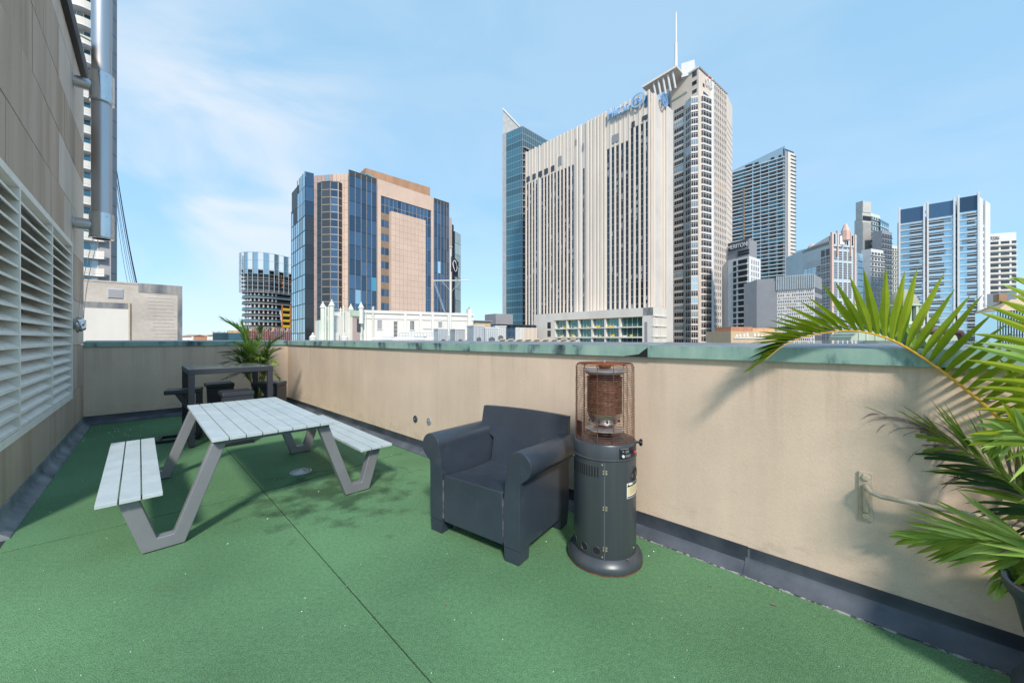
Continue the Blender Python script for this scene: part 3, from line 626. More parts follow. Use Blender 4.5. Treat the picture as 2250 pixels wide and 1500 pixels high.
stool(-5.04, 5.74, R(180+35), 'black rattan stool at left of bar table, seat jutting out past its legs')
stool(-5.10, 6.50, R(135), 'black rattan stool on the far side of the bar table in front of the palm')
stool(-4.08, 5.52, R(135), 'black rattan stool pushed in at the near side of the bar table')
stool(-4.30, 6.62, R(188), 'black rattan stool at right of bar table by the parapet corner')
# ---------------------------------------------------------------- moulded armchair
AX = Vector((.816, -.579, 0)); AYv = Vector((.55, .835, 0)); AC = Vector((-.085, 3.06, 0))
AM = frame(AC, AX, AYv)
ac = empty('armchair', AC, 'charcoal moulded plastic armchair with rolled arms beside the patio heater', 'armchair')
def arm(sgn):
    cx, cz, r = .432, .672, .097; prof = [(.300, .095), (.299, .40), (.318, .58)]
    for i in range(0, 19):
        a = R(188-i*(188+62)/18); prof.append((cx+r*math.cos(a), cz+r*math.sin(a)*1.02))
    prof += [(.440, .555), (.436, .50), (.436, .38), (.437, .22), (.432, .095)]
    ys = [-.378, -.37, -.2, 0, .2, .345]; k = MB(AM); n = len(prof); vs = []; fs = []
    for j, y in enumerate(ys):
        sc_ = .985 if j == 0 else 1
        for a, b in prof:
            zz = b-(.018*((y+.378)/.72) if b > .58 else 0)
            vs.append((sgn*(.36+(a-.36)*sc_), y, .4+(zz-.4)*sc_ if j == 0 else zz))
    for j in range(len(ys)-1):
        for i in range(n): fs.append((j*n+i, j*n+(i+1) % n, (j+1)*n+(i+1) % n, (j+1)*n+i))
    fs += [tuple(range(n)), tuple(range((len(ys)-1)*n, len(ys)*n))[::-1]]
    k.add(vs, fs); o = k.build('armrest', M['chair'], ac, smooth=True, bevel=.0025, seg=2)
    for y0, y1 in ((-.376, -.245), (.215, .343)):
        xs = sorted((sgn*.302, sgn*.430)); k = MB(AM); t = .004
        k.add([(xs[0]+t, y0+t*.3, 0), (xs[1]-t, y0+t*.3, 0), (xs[1]-t, y1-t*1.6, 0), (xs[0]+t, y1-t*1.6, 0), (xs[0], y0, .0945), (xs[1], y0, .0945), (xs[1], y1, .0945), (xs[0], y1, .0945)],
              [(3, 2, 1, 0), (4, 5, 6, 7), (0, 1, 5, 4), (1, 2, 6, 5), (2, 3, 7, 6), (3, 0, 4, 7)]); k.build('foot', M['chair'], ac, bevel=.002)
    k = MB(AM); xs = sorted((sgn*.2865, sgn*.2985)); k.box(xs[0], xs[1], -.3735, -.345, .12, .42); k.build('scuffed_groove', M['scuff'], ac)
for s_ in (-1, 1): arm(s_)
# seat: one dished surface with a front apron
nx, ny = 12, 14; vs = []; fs = []
for j in range(ny+1):
    for i in range(nx+1):
        x = -.286+.572*i/nx; t = j/ny; y = -.373+.60*t
        z = .463-.055*math.sin(min(1, t*1.15)*math.pi*.5)-.016*math.sin(math.pi*i/nx)*(1-abs(2*t-1))+(.02*max(0, abs(2*i/nx-1)-.75)*4*t)
        vs.append((x, y, z))
for j in range(ny):
    for i in range(nx): a = j*(nx+1)+i; fs.append((a, a+1, a+nx+2, a+nx+1))
b0 = len(vs); bot = [(-.286, -.371, .100), (.286, -.371, .100), (.286, .225, .100), (-.286, .225, .100)]; vs += bot
fs += [tuple(range(nx+1))[::1]+(b0+1, b0), tuple(ny*(nx+1)+i for i in range(nx+1))[::-1]+(b0+3, b0+2), tuple(j*(nx+1) for j in range(ny+1))[::-1]+(b0, b0+3), tuple(j*(nx+1)+nx for j in range(ny+1))+(b0+2, b0+1), (b0, b0+1, b0+2, b0+3)]
k = MB(AM); k.add(vs, fs); k.build('seat', M['chair'], ac, smooth=True, bevel=.005)
# backrest: slightly dished and raked
nx, nz = 14, 10; vs = []; fs = []
for s_, yo in ((0, 0), (1, .055)):
    for j in range(nz+1):
        for i in range(nx+1):
            t = j/nz; u = 2*i/nx-1; x = u*(.288+.160*min(1, max(0, t-.50)/.14)); z = .36+.545*t-.012*u*u*t
            y = (.205+.105*t**1.1-.03*(1-u*u)*0+.022*(1-u*u)) if not s_ else (.345+.012*t if t < .6 else .352+.0*t)
            if s_: y = max(y, .205+.105*t**1.1+.05)
            vs.append((x, y, z))
W = nx+1; S = W*(nz+1)
for j in range(nz):
    for i in range(nx):
        a = j*W+i; fs += [(a, a+1, a+W+1, a+W), (S+a, S+a+W, S+a+W+1, S+a+1)]
for i in range(nx): fs += [(i, S+i, S+i+1, i+1), (nz*W+i, nz*W+i+1, S+nz*W+i+1, S+nz*W+i)]
for j in range(nz): fs += [(j*W, (j+1)*W, S+(j+1)*W, S+j*W), (j*W+nx, S+j*W+nx, S+(j+1)*W+nx, (j+1)*W+nx)]
k = MB(AM); k.add(vs, fs); k.build('backrest', M['chair'], ac, smooth=True, bevel=.006)
MB(AM).box(-.285, .285, .228, .342, .11, .358).build('back_skirt', M['chair'], ac, bevel=.006)
# ---------------------------------------------------------------- patio heater
HX, HY = .656, 2.648
HM = Matrix.Translation((HX, HY, 0)) @ Matrix.Rotation(math.atan2(-HX, HY)*-1*-1, 4, 'Z')   # local -y faces the camera
ht = empty('patio_heater', (HX, HY, 0), 'dark grey cylindrical gas patio heater with rusty wire guard', 'patio heater')
rb = .214
def ang(M0, th): return M0 @ Matrix.Rotation(R(th), 4, 'Z')    # th degrees to the right of the front
def onskin(th, z, r=rb): return HM @ Matrix.Rotation(R(th), 4, 'Z') @ Matrix.Translation((0, -r, z))  # x right, -y outward
k = MB(HM); k.lathe([(0, .0), (.252, .0), (.257, .010), (.257, .038), (.250, .052), (.232, .072), (.217, .084), (.10, .09), (0, .09)], 64); k.build('base', M['heater'], ht, smooth=True)
k = MB(HM); k.lathe([(.2565, .001), (.2585, .002), (.2585, .006), (.2565, .007)], 64); k.build('rust_edge', M['rust'], ht, smooth=True)
k = MB(HM); k.lathe([(rb-.002, .075), (rb, .08), (rb, .722), (rb-.004, .725)], 72); k.build('cabinet', M['heater'], ht, smooth=True)
k = MB(HM); k.lathe([(rb-.004, .7255), (rb+.004, .7275), (rb+.004, .735), (rb+.001, .738), (rb+.001, .822), (rb-.004, .83), (.17, .846), (.10, .852), (0, .852)], 72); k.build('control_band', M['heater'], ht, smooth=True)
# door edge, hinges, screws
o = onskin(0, 0); MB(o).box(-.003, .003, -.0015, .004, .085, .718).build('door_edge', M['frame_d'], ht)
for z in (.155, .42, .655):
    h_ = MB(onskin(1, z)); h_.tube([(0, -.004, -.018), (0, -.004, .018)], .004, 8); h_.box(-.014, .014, -.0012, .002, -.014, .014); ho = h_.build('hinge', M['brass'], ht)
    for dx in (-.0115, .0115):
        for dz in (-.010, .010): MB(onskin(1, z) @ Matrix.Translation((dx, -.001, dz)) @ Matrix.Rotation(R(90), 4, 'X')).lathe([(0, .004), (.003, .003), (.0035, 0)], 6).build('screw', M['alum'], ho)
for th, z in ((-4, .703), (-4, .10), (-78, .705), (62, .13)): MB(onskin(th, z) @ Matrix.Rotation(R(90), 4, 'X')).lathe([(0, .007), (.006, .005), (.008, 0)], 8).build('screw', M['brass'], ht)
th = -74
while th < -7:
    k = MB(onskin(th, .655)); k.box(-.0045, .0045, -.0012, .003, -.038, .032); k.build('vent_slot', M['dark'], ht); th += 5.2
for th, z, r_ in ((-14, .135, .027), (-38, .135, .027), (-68, .135, .027), (66, .615, .055)):
    k = MB(); n = 24
    ring = []
    for i in range(n):
        a = 2*math.pi*i/n; tt = th+math.degrees(r_*math.cos(a)/rb); q = onskin(tt, z+r_*math.sin(a), rb+.0012).translation; ring.append(q)
    c = onskin(th, z, rb+.0012).translation; k.add([c]+ring, [(0, 1+i, 1+(i+1) % n) for i in range(n)]); hh = k.build('air_hole', M['dark'], ht)
    k = MB(); k.tube(ring, .003, 6, closed=True); k.build('hole_rim', M['heater'], hh, smooth=True)
def patch(th0, th1, z0, z1, r, m, nm, p, n=8):
    k = MB(); vs = []
    for i in range(n+1):
        t = th0+(th1-th0)*i/n
        for z in (z0, z1): vs.append(onskin(t, z, r).translation)
    for i in range(n+1):
        t = th0+(th1-th0)*i/n
        for z in (z0, z1): vs.append(onskin(t, z, r-.004).translation)
    fs = [(2*i, 2*i+2, 2*i+3, 2*i+1) for i in range(n)]; o = 2*(n+1)
    fs += [(2*i+1, 2*i+3, o+2*i+3, o+2*i+1) for i in range(n)]+[(2*i, o+2*i, o+2*i+2, 2*i+2) for i in range(n)]+[(0, 1, o+1, o), (2*n, o+2*n, o+2*n+1, 2*n+1)]
    k.add(vs, fs); return k.build(nm, m, p, smooth=False)
cp = patch(26, 70, .742, .812, rb+.0035, M['blackmetal'], 'control_plate', ht)
for a0, a1, z0, z1 in ((28, 46, .806, .809), (38, 46, .792, .795), (38, 46, .786, .788), (38, 46, .780, .782), (38, 50, .764, .766), (38, 50, .758, .760), (38, 50, .752, .754)): patch(a0, a1, z0, z1, rb+.0043, M['steel_g'], 'printed_line', cp, 4)
MB(onskin(33, .760, rb+.003) @ Matrix.Rotation(R(90), 4, 'X')).lathe([(0, .008), (.008, .008), (.010, .005), (.010, 0)], 16).build('igniter_button', M['labelw'], ht, smooth=True)
MB(onskin(33, .790, rb+.003) @ Matrix.Rotation(R(90), 4, 'X')).lathe([(0, .005), (.006, .005), (.007, 0)], 12).build('key_switch', M['alum'], ht, smooth=True)
MB(onskin(55, .783, rb+.003) @ Matrix.Rotation(R(90), 4, 'X')).lathe([(0, .014), (.009, .014), (.011, 0)], 14).build('valve_neck', M['blackmetal'], ht, smooth=True)
k = MB(onskin(55, .783, rb+.016)); k.box(-.004, .018, -.010, .002, -.008, .004); k.build('red_lever', M['red'], ht, bevel=.003)
k = MB(onskin(84, .818, rb) @ Matrix.Rotation(R(90), 4, 'X'))
k.lathe([(0, .040), (.014, .038), (.016, .022), (.008, .018), (.008, 0)], 12)
for i in range(6):
    a = i*math.pi/3; k.tube([(.014*math.cos(a), .014*math.sin(a), .022), (.021*math.cos(a), .021*math.sin(a), .030), (.014*math.cos(a), .014*math.sin(a), .038)], .006, 6)
k.build('guard_knob', M['blackmetal'], ht, smooth=True)
wl_ = patch(42, 88, .475, .575, rb+.0012, M['labelw'], 'warning_label', ht)
patch(44, 86, .493, .549, rb+.0020, M['cream'], 'printed_panel', wl_)
patch(43, 87, .551, .559, rb+.0022, M['dark'], 'printed_bar', wl_); patch(43, 87, .479, .486, rb+.0022, M['dark'], 'printed_bar', wl_)
for z in (.501, .509, .517, .525, .533, .541): patch(50, 80-random.random()*10, z, z+.002, rb+.0026, M['brownp'], 'printed_line', wl_, 4)
k = MB(onskin(45.5, .565, rb+.002)); k.prism([(-.006, -.005), (.006, -.005), (0, .006)], -.0008, .0004, 'y'); k.build('printed_triangle', M['dark'], wl_)
# burner
k = MB(HM); k.lathe([(.05, .845), (.05, .895), (.030, .90), (.030, .93)], 24); k.build('burner_neck', M['blackmetal'], ht, smooth=True)
k = MB(HM); k.lathe([(0, .892), (.128, .889), (.134, .893), (.134, .899), (.126, .902), (.05, .916), (0, .918)], 48); k.build('lower_reflector', M['alum'], ht, smooth=True)
k = MB(HM); k.lathe([(.060, .925), (.082, .932), (.108, .975), (.117, 1.0), (.119, 1.012)], 40); em = k.build('burner_bowl', M['steel_b'], ht, smooth=True)
for i in range(12): 
    kk = MB(HM @ Matrix.Rotation(R(i*30+10), 4, 'Z') @ Matrix.Translation((0, -.101, .962)) @ Matrix.Rotation(R(-28), 4, 'X')); kk.box(-.005, .005, -.0045, .004, -.014, .014); kk.build('bowl_slot', M['dark'], em)
k = MB(HM); z = 1.012; pr = []
while z < 1.245: pr += [(.1195, z), (.1215, z+.004)]; z += .008
k.lathe(pr+[(.117, 1.25)], 40); k.build('emitter_screen', M['rustmesh'], ht, smooth=False)
k = MB(HM); k.lathe([(.118, 1.2505), (.122, 1.252), (.122, 1.262), (.10, 1.266), (0, 1.266)], 40); k.build('emitter_cap', M['blackmetal'], ht, smooth=True)
k = MB(HM); k.lathe([(.104, 1.266), (.128, 1.285), (.142, 1.291), (.142, 1.294), (.10, 1.294)], 40); k.build('upper_skirt', M['steel_b'], ht, smooth=True)
k = MB(HM); k.lathe([(0, 1.296), (.140, 1.2945), (.150, 1.300), (.150, 1.309), (.140, 1.313), (.06, 1.318), (0, 1.319)], 48); k.build('upper_reflector', M['alum'], ht, smooth=True)
k = MB(HM); k.lathe([(.03, 1.319), (.05, 1.335), (.045, 1.345), (0, 1.350)], 24); k.build('top_fixing', M['rust'], ht, smooth=True)
# wire guard
rg = .203; k = MB(HM); z = .838; i = 0
while z < 1.352:
    rr = rg-(0 if z < 1.335 else (z-1.335)*.5)+random.uniform(-.0008, .0008)
    k.tube([(rr*math.cos(R(a*7.5)), rr*math.sin(R(a*7.5)), z+.0015*math.sin(a*.26+i)) for a in range(48)], .00165, 4, closed=True); z += .0142; i += 1
for rr in (.19, .178, .165, .15, .135, .12, .105, .09, .075, .06, .045):
    k.tube([(rr*math.cos(R(a*9)), rr*math.sin(R(a*9)), 1.357+.008*(1-rr/.2)) for a in range(40)], .00165, 4, closed=True)
k.build('guard_rings', M['rust'], ht, kind='stuff')
for a in range(12):
    c, s_ = math.cos(R(a*30+17)), math.sin(R(a*30+17)); rr = rg-.003
    MB(HM).tube([(rr*c, rr*s_, .832), (rr*c, rr*s_, 1.33), (rr*.985*c, rr*.985*s_, 1.345), (rr*.93*c, rr*.93*s_, 1.3535), (.02*c, .02*s_, 1.366)], .0026, 6).build('guard_bar', M['rust'], ht, smooth=True)
MB(HM @ Matrix.Translation((0, 0, 1.364))).lathe([(0, .014), (.007, .012), (.008, 0)], 10).build('finial_nut', M['alum'], ht, smooth=True)
k = MB(onskin(-62, .91, rg-.012)); k.box(-.03, .03, -.004, .004, -.055, .05); k.build('flame_shield', M['blackmetal'], ht)
lf_ = MB(onskin(38, .082, .236) @ Matrix.Rotation(.5, 4, 'Y')); lf_.add([(-.02, 0, .012), (0, -.009, .010), (.022, -.004, .006), (0, .006, .012)], [(0, 1, 2, 3)])
tag(lf_.build('dead_leaf', M['dry']), 'curled brown leaf lying on the heater base', 'leaf')
# ---------------------------------------------------------------- floor drain
d = G(661, 1036); DM = Matrix.Translation((d.x, d.y, 0)); dr = empty('floor_drain', d, 'round slotted metal drain cover in the turf under the picnic table', 'drain cover')
MB(DM).lathe([(.112, -.01), (.112, .006), (.096, .010), (.094, .004), (.094, -.01)], 40).build('rim', M['drain'], dr, smooth=True)
MB(DM).lathe([(0, .0015), (.094, .0015)], 40).build('sump', M['dark'], dr)
for ra, rc in ((.085, .070), (.062, .047), (.038, .0)): MB(DM).lathe([(ra, .002), (ra, .009), (rc, .0105), (rc, .002)], 32).build('grate_ring', M['drain'], dr, smooth=True)
for i in range(4): 
    kk = MB(DM @ Matrix.Rotation(R(i*90+30), 4, 'Z')); kk.box(.036, .096, -.006, .006, .003, .0085); kk.build('grate_bar', M['drain'], dr)
# ---------------------------------------------------------------- palms
def catmull(pts, t):
    n = len(pts)-1; f = min(max(t, 0), .9999)*n; i = int(f); u = f-i
    p0, p1, p2, p3 = pts[max(i-1, 0)], pts[i], pts[i+1], pts[min(i+2, n)]
    return .5*((2*p1)+(p2-p0)*u+(2*p0-5*p1+4*p2-p3)*u*u+(3*p1-p0-3*p2+p3)*u**3)
def blade(mb, p, d, nrm, L, w, droop, seg=7, curl=0., twist=0.):
    """one leaflet: folded strip of seg quads each side, tapering to a tip"""
    d = d.normalized(); s = d.cross(nrm).normalized(); q = p.copy(); dd = d.copy(); vs = []; fs = []
    for i in range(seg+1):
        t = i/seg; ww = w*(.30+.70*min(1, t*4))*(1-max(0, t-.35)/.65)**.75 if t < 1 else 0
        nn = s.cross(dd).normalized()
        if twist: s2_ = (Matrix.Rotation(twist*t, 3, dd) @ s)
        else: s2_ = s
        vs += [q-s2_*ww*.5+nn*ww*.16, q, q+s2_*ww*.5+nn*ww*.16]
        dd = (dd+Vector((0, 0, -1))*droop/seg*(.4+1.6*t)+nn*(-curl)/seg*t*2).normalized(); q = q+dd*L/seg
    for i in range(seg):
        a = i*3; fs += [(a, a+1, a+4, a+3), (a+1, a+2, a+5, a+4)]
    mb.add(vs, fs)
def frond(root, pts, A, B, n, L, wd, mats, t0=.15, droop=.25, separate=False, rad=.008, rmat='rachis', al=(80, 18), dry=0., jit=.08, lenf=None, nameL='leaflet', curl=0., rows=(1, 1)):
    pts = [Vector(p) for p in pts]; A = Vector(A).normalized(); B = Vector(B).normalized()
    sp = [catmull(pts, i/26) for i in range(27)]
    k = MB(); k.tube(sp, [max(.0014, rad*(1-.85*i/26)) for i in range(27)], 7); fr = k.build('frond', M[rmat], root, smooth=True)
    acc = {}
    for i in range(n):
        t = t0+(1-t0)*(i+.5)/n; p = catmull(pts, t); T = (catmull(pts, min(t+.02, 1))-catmull(pts, t-.02)).normalized()
        f = (t-t0)/(1-t0); a = R(al[0]+(al[1]-al[0])*f**1.1)
        lf = (lenf(f) if lenf else (.55+.45*math.sin(min(1, f*1.9+.25)*math.pi*.5))*(1-.62*max(0, f-.45)/.55))
        for si, S in enumerate((A, B)):
            if not rows[si]: continue
            S_ = (S-T*S.dot(T)).normalized(); d = T*math.cos(a)+S_*math.sin(a)+Vector([random.gauss(0, jit) for _ in range(3)])
            nrm = (A+B).normalized() if (A+B).length > .1 else Vector((0, 0, 1))
            if abs(nrm.dot(d.normalized())) > .9: nrm = T.cross(d)
            mk = random.choice(mats[si]); isdry = random.random() < dry*(.4+f)
            if isdry: mk = 'dry'
            l = L*lf*random.uniform(.88, 1.08)
            if separate:
                k = MB(); blade(k, p, d, nrm, l, wd*random.uniform(.9, 1.1), droop*random.uniform(.6, 1.4), curl=curl); k.build(nameL, M[mk], fr, smooth=True)
            else:
                k = acc.setdefault(mk, MB()); blade(k, p, d, nrm, l, (wd*.45 if isdry else wd)*random.uniform(.85, 1.1), (droop*3.2+.5 if isdry else droop)*random.uniform(.6, 1.4), seg=6, twist=(random.uniform(-3, 3) if isdry else 0))
    for mk, k in acc.items(): k.build('leaflets', M[mk], fr, smooth=True)
    return fr
# foreground palm, right edge of the picture
PCx, PCy = 2.25, 1.42
pr_ = empty('potted_palm', (PCx, PCy, 0), 'large potted palm with arching yellow green fronds at right edge', 'potted palm')
PMx = Matrix.Translation((PCx, PCy, 0))
MB(PMx).lathe([(0, 0), (.200, 0), (.212, .02), (.212, .10), (.19, .135), (.15, .14)], 40).build('pot_foot', M['pot'], pr_, smooth=True)
MB(PMx).lathe([(.135, .14), (.15, .16), (.205, .44), (.232, .49), (.238, .50), (.238, .53), (.224, .53), (.215, .49), (.0, .48)], 44).build('pot', M['pot'], pr_, smooth=True)
MB(PMx).lathe([(0, .497), (.2, .492)], 24).build('soil', M['soil'], pr_)
for i in range(7):
    a = i*.9; r_ = .05; MB().tube([(PCx+r_*math.cos(a), PCy+r_*math.sin(a), .47), (PCx+r_*1.4*math.cos(a), PCy+r_*1.4*math.sin(a), .72), (PCx+r_*2.2*math.cos(a), PCy+r_*2.2*math.sin(a), .95)], [.02, .015, .011], 8).build('cane', M['stalk'], pr_, smooth=True)
toC = Vector((-.8, -.6, 0))
# the big arching frond over the parapet
f1 = [Vector((PCx, PCy, .85)), P(2330, 1060, 1.50), P(2215, 937, 1.66), P(2130, 862, 1.77), P(2045, 797, 1.88), P(1960, 747, 1.98), P(1880, 727, 2.06), P(1800, 733, 2.13), P(1730, 754, 2.18), P(1682, 790, 2.20)]
frond(pr_, f1, (-.05, -.22, 1), (.45, .75, .55), 36, .37, .044, (('leafy',), ('leafg', 'leafd')), t0=.22, droop=.05, separate=True, rad=.0095, al=(96, 12), jit=.035)
# fronds rising to the right of the frame edge, leaflets reaching in
f2 = [Vector((PCx, PCy, .85)), P(2340, 1000, 1.50), P(2340, 890, 1.50), P(2345, 780, 1.50), P(2335, 700, 1.52), P(2305, 640, 1.58)]
frond(pr_, f2, (-.8, .25, .12), (.5, .6, .3), 20, .31, .036, (('leafy', 'leafy', 'leafl'), ('leafg',)), t0=.25, rows=(1, 0), droop=.25, separate=True, rad=.011, al=(88, 30), jit=.05)
f5 = [Vector((PCx, PCy+.05, .85)), P(2300, 1010, 1.62), P(2262, 900, 1.70), P(2215, 815, 1.82), P(2160, 775, 1.95)]
frond(pr_, f5, (-.5, -.1, .8), (.8, .2, .35), 22, .24, .027, (('leafg', 'leafy'), ('leafl', 'leafg')), t0=.2, droop=.2, rad=.008, al=(75, 25), jit=.08)
# messy middle frond with dried, curling tips
f3 = [Vector((PCx, PCy, .80)), P(2300, 1130, 1.56), P(2215, 1055, 1.66), P(2120, 990, 1.80), P(2030, 945, 1.94), P(1950, 915, 2.04)]
frond(pr_, f3, (-.2, -.25, .85), (.05, .35, -.95), 84, .30, .020, (('leafg', 'leafg', 'leafl'), ('leafg', 'leafd')), t0=.15, droop=.3, rad=.008, rmat='stalk', al=(52, 10), dry=.5, jit=.12)
f3b = [Vector((PCx, PCy+.03, .80)), P(2310, 1160, 1.60), P(2235, 1085, 1.72), P(2140, 1030, 1.86), P(2050, 1000, 1.98), P(1960, 985, 2.06)]
frond(pr_, f3b, (-.15, -.2, .9), (.0, .2, -1), 66, .25, .016, (('leafg', 'leafl'), ('leafd', 'leafg')), t0=.15, droop=.5, rad=.007, rmat='stalk', al=(48, 12), dry=.5, jit=.13)
# low broad frond
f4 = [Vector((PCx, PCy, .72)), P(2320, 1225, 1.50), P(2250, 1200, 1.60), P(2170, 1185, 1.70), P(2090, 1180, 1.80), P(2020, 1180, 1.88)]
frond(pr_, f4, (-.25, -.3, .55), (-.2, .1, -.95), 24, .30, .027, (('leafl', 'leafl', 'leafg'), ('leafl', 'leafg')), t0=.12, droop=.12, separate=True, rad=.007, rmat='stalk', al=(42, 8), jit=.06)
f6 = [Vector((PCx, PCy, .66)), P(2330, 1225, 1.52), P(2270, 1215, 1.58), P(2225, 1240, 1.62), P(2195, 1290, 1.62)]
frond(pr_, f6, (-.5, -.2, .5), (-.1, .1, -1), 12, .20, .026, (('leafl', 'leafg'), ('leafl', 'leafg')), t0=.2, droop=.4, rad=.006, rmat='stalk', al=(50, 20), jit=.1, dry=.1)
f7 = [Vector((PCx, PCy, .8)), P(2330, 1060, 1.50), P(2285, 985, 1.50), P(2240, 950, 1.54), P(2180, 965, 1.60)]
frond(pr_, f7, (-.4, -.3, .6), (-.1, -.2, -1), 20, .20, .032, (('leafl', 'leafy'), ('leafl', 'leafg')), t0=.2, droop=.5, rad=.008, al=(85, 25), jit=.1)
for q in range(4):                                   # the side of the palm outside the frame
    a = -1.3+q*.75; dv = Vector((math.cos(a), math.sin(a), 0)); o = Vector((PCx, PCy, .8))
    pts = [o, o+dv*.14+Vector((0, 0, .45)), o+dv*.4+Vector((0, 0, .75)), o+dv*.75+Vector((0, 0, .72))]
    if q == 9: frond(pr_, pts, (-dv.y, dv.x, .4), (dv.y, -dv.x, .4), 22, .26, .03, (('leafg', 'leafl'), ('leafg', 'leafl')), droop=.3)
# palm in the far corner behind the bar table
bx, by = -4.88, 7.15
pb = empty('potted_palm', (bx, by, 0), 'potted palm in the far corner behind the bar table', 'potted palm')
PB = Matrix.Translation((bx, by, 0))
MB(PB).lathe([(0, 0), (.15, 0), (.16, .02), (.20, .36), (.215, .38), (.215, .41), (.19, .41), (.18, .37), (0, .36)], 32).build('pot', M['pot'], pb, smooth=True)
MB(PB).lathe([(0, .375), (.18, .37)], 20).build('soil', M['soil'], pb)
for i in range(9):
    a = i*.7; MB().tube([(bx+.05*math.cos(a), by+.05*math.sin(a), .36), (bx+.09*math.cos(a), by+.09*math.sin(a), .65), (bx+.14*math.cos(a), by+.14*math.sin(a), .9)], [.014, .011, .008], 6).build('cane', M['stalk'], pb, smooth=True)
o = Vector((bx, by, .5))
def bf(tx, ty, tz, bow, L=.30, n=26, dry=0., mats=('leafg', 'leafd')):
    e = Vector((bx+tx, by+ty, tz)); d = e-o; md = o+d*.5+Vector((0, 0, bow)); hv = Vector((-d.y, d.x, 0)).normalized() if Vector((d.x, d.y)).length > .05 else Vector((1, 0, 0))
    frond(pb, [o, o+(md-o)*.55+Vector((0, 0, bow*.35)), md+Vector((0, 0, bow*.15)), e], hv+Vector((0, 0, .35)), -hv+Vector((0, 0, .35)), n, L*1.15, .025, (mats, mats), t0=.25, droop=.35, rad=.007, rmat='stalk', al=(65, 15), dry=dry, jit=.08)
bf(-.42, -.25, 1.86, .38, .36, 30, mats=('leafg', 'leafl')); bf(.12, -.10, 1.72, .12, .30); bf(-.05, -.35, 1.40, .30, .34, mats=('leafg', 'leafl')); bf(-.62, .02, 1.22, .30, .26, dry=.25, mats=('leafd', 'leafg')); bf(-.55, -.35, 1.02, .30, .28, dry=.1)
bf(.40, .0, 1.32, .25, .28); bf(.50, -.25, 1.08, .30, .26); bf(.45, -.05, .78, .25, .24, dry=.2); bf(-.45, -.2, .80, .2, .24, dry=.2); bf(.1, -.45, 1.0, .3, .28); bf(-.2, .3, 1.5, .25, .3); bf(.25, -.3, 1.18, .32, .28, dry=.1); bf(-.3, -.42, 1.28, .3, .3, mats=('leafd', 'leafg')); bf(-.15, -.2, 1.80, .2, .34, mats=('leafg', 'leafl')); bf(.35, .15, 1.55, .3, .3); bf(-.5, .1, 1.45, .3, .3, mats=('leafg', 'leafl'))
# ---------------------------------------------------------------- buildings
def bld(name, label, xy, cat='building', group=None): return empty(name, (xy[0], xy[1], GZ), label, cat, group)
def block(root, poly, z0, z1, m, nm='wall'): return MB().prism([tuple(p) for p in poly], z0, z1).build(nm, m, root)
def grid_mb(f, xs, zs, tx, tz, y0, y1):             # mullion grid on a facade
    k = f.mb()
    for x in xs: k.box(x-tx/2, x+tx/2, y0, y1, zs[0], zs[-1])
    for z in zs: k.box(xs[0], xs[-1], y0+.01, y1-.005, z-tz/2, z+tz/2)
    return k
def lin(a, b, n): return [a+(b-a)*i/n for i in range(n+1)]
def back(A, B, depth):                              # footprint polygon behind facade A-B
    A, B = Vector(A), Vector(B); d = (B-A).normalized(); n = Vector((-d.y, d.x)); n = n if n.dot(A) > 0 else -n
    return [A, B, B+n*depth, A+n*depth]
def top(py, Y): return H+(Y0-py)/F*Y
# our own building below the terrace
own = bld('terrace_building', 'beige building body under the roof terrace', (CL.x, CL.y))
block(own, [CL+BU*.35, E1+LN*-8, E2, C0-RN*.39-BN*.39], GZ, -.36, M['stucco'], 'lower_storeys')
# --- apartment tower far left, curved balconies
A, B = XY(60, 63), XY(236, 68.2); f = Fac(A, B)
t1 = bld('apartment_tower', 'cream apartment tower with curved glass balconies behind the flue', B)
zt = 92; block(t1, [A, B, XY(232, 80), XY(40, 76)], GZ, zt, M['citi'])
g2 = Fac(XY(236, 68.0), XY(252.5, 70)); k = g2.mb(); k.box(0, g2.L*.75, -.5, 1.2, GZ, zt+1); k.build('grey_side_wall', M['steel_g'], t1)
k = g2.mb(); k.box(g2.L*.78, g2.L, -.3, .6, GZ, zt+1); k.build('corner_pier', M['mauve'] if 'mauve' in M else M['pinkd'], t1)
k = g2.mb(); z = GZ
while z < zt: k.box(.02, g2.L*.74, -.515, -.49, z, z+.12); z += 3.13
k.build('slab_lines', M['greyd'], t1)
bx0, bx1 = f.x(150), f.x(235); zf = f.z(200, 603)
slab = None
for i in range(-2, 27):
    z = zf+i*3.13
    n = 12; pts = []
    for j in range(n+1):
        u = j/n; pts.append((bx0+(bx1-bx0)*u, -(.9+.75*math.sin(min(1, u*1.35)*math.pi)**.7 if u < .74 else .95+.5*(u-.74)/.26)))
    k = f.mb(); k.prism([(bx0, -.02)]+pts+[(bx1, -.02)], z-.38, z); k.build('balcony_slab', M['greyw'], t1)
    k = f.mb(); vs = []; 
    for (x, y) in pts: vs += [(x, y+.06, z+.05), (x, y+.06, z+1.05)]
    k.add(vs, [(2*j, 2*j+2, 2*j+3, 2*j+1) for j in range(n)]); k.build('glass_balustrade', M['podium'], t1)
    w_ = (bx1-bx0-1.2)/4
    for j in range(4):
        ub('window', M['gpale'] if j % 2 else M['gteal'], t1, f.M, bx0+.15+w_*j, bx0+w_*(j+1), -.05, .05, z+.05, z+2.5, 0)
    k = f.mb(); 
    for j in range(5): k.box(bx0+.02+w_*j, bx0+.13+w_*j, -.08, .02, z, z+2.6)
    k.build('window_posts', M['greyw'], t1)
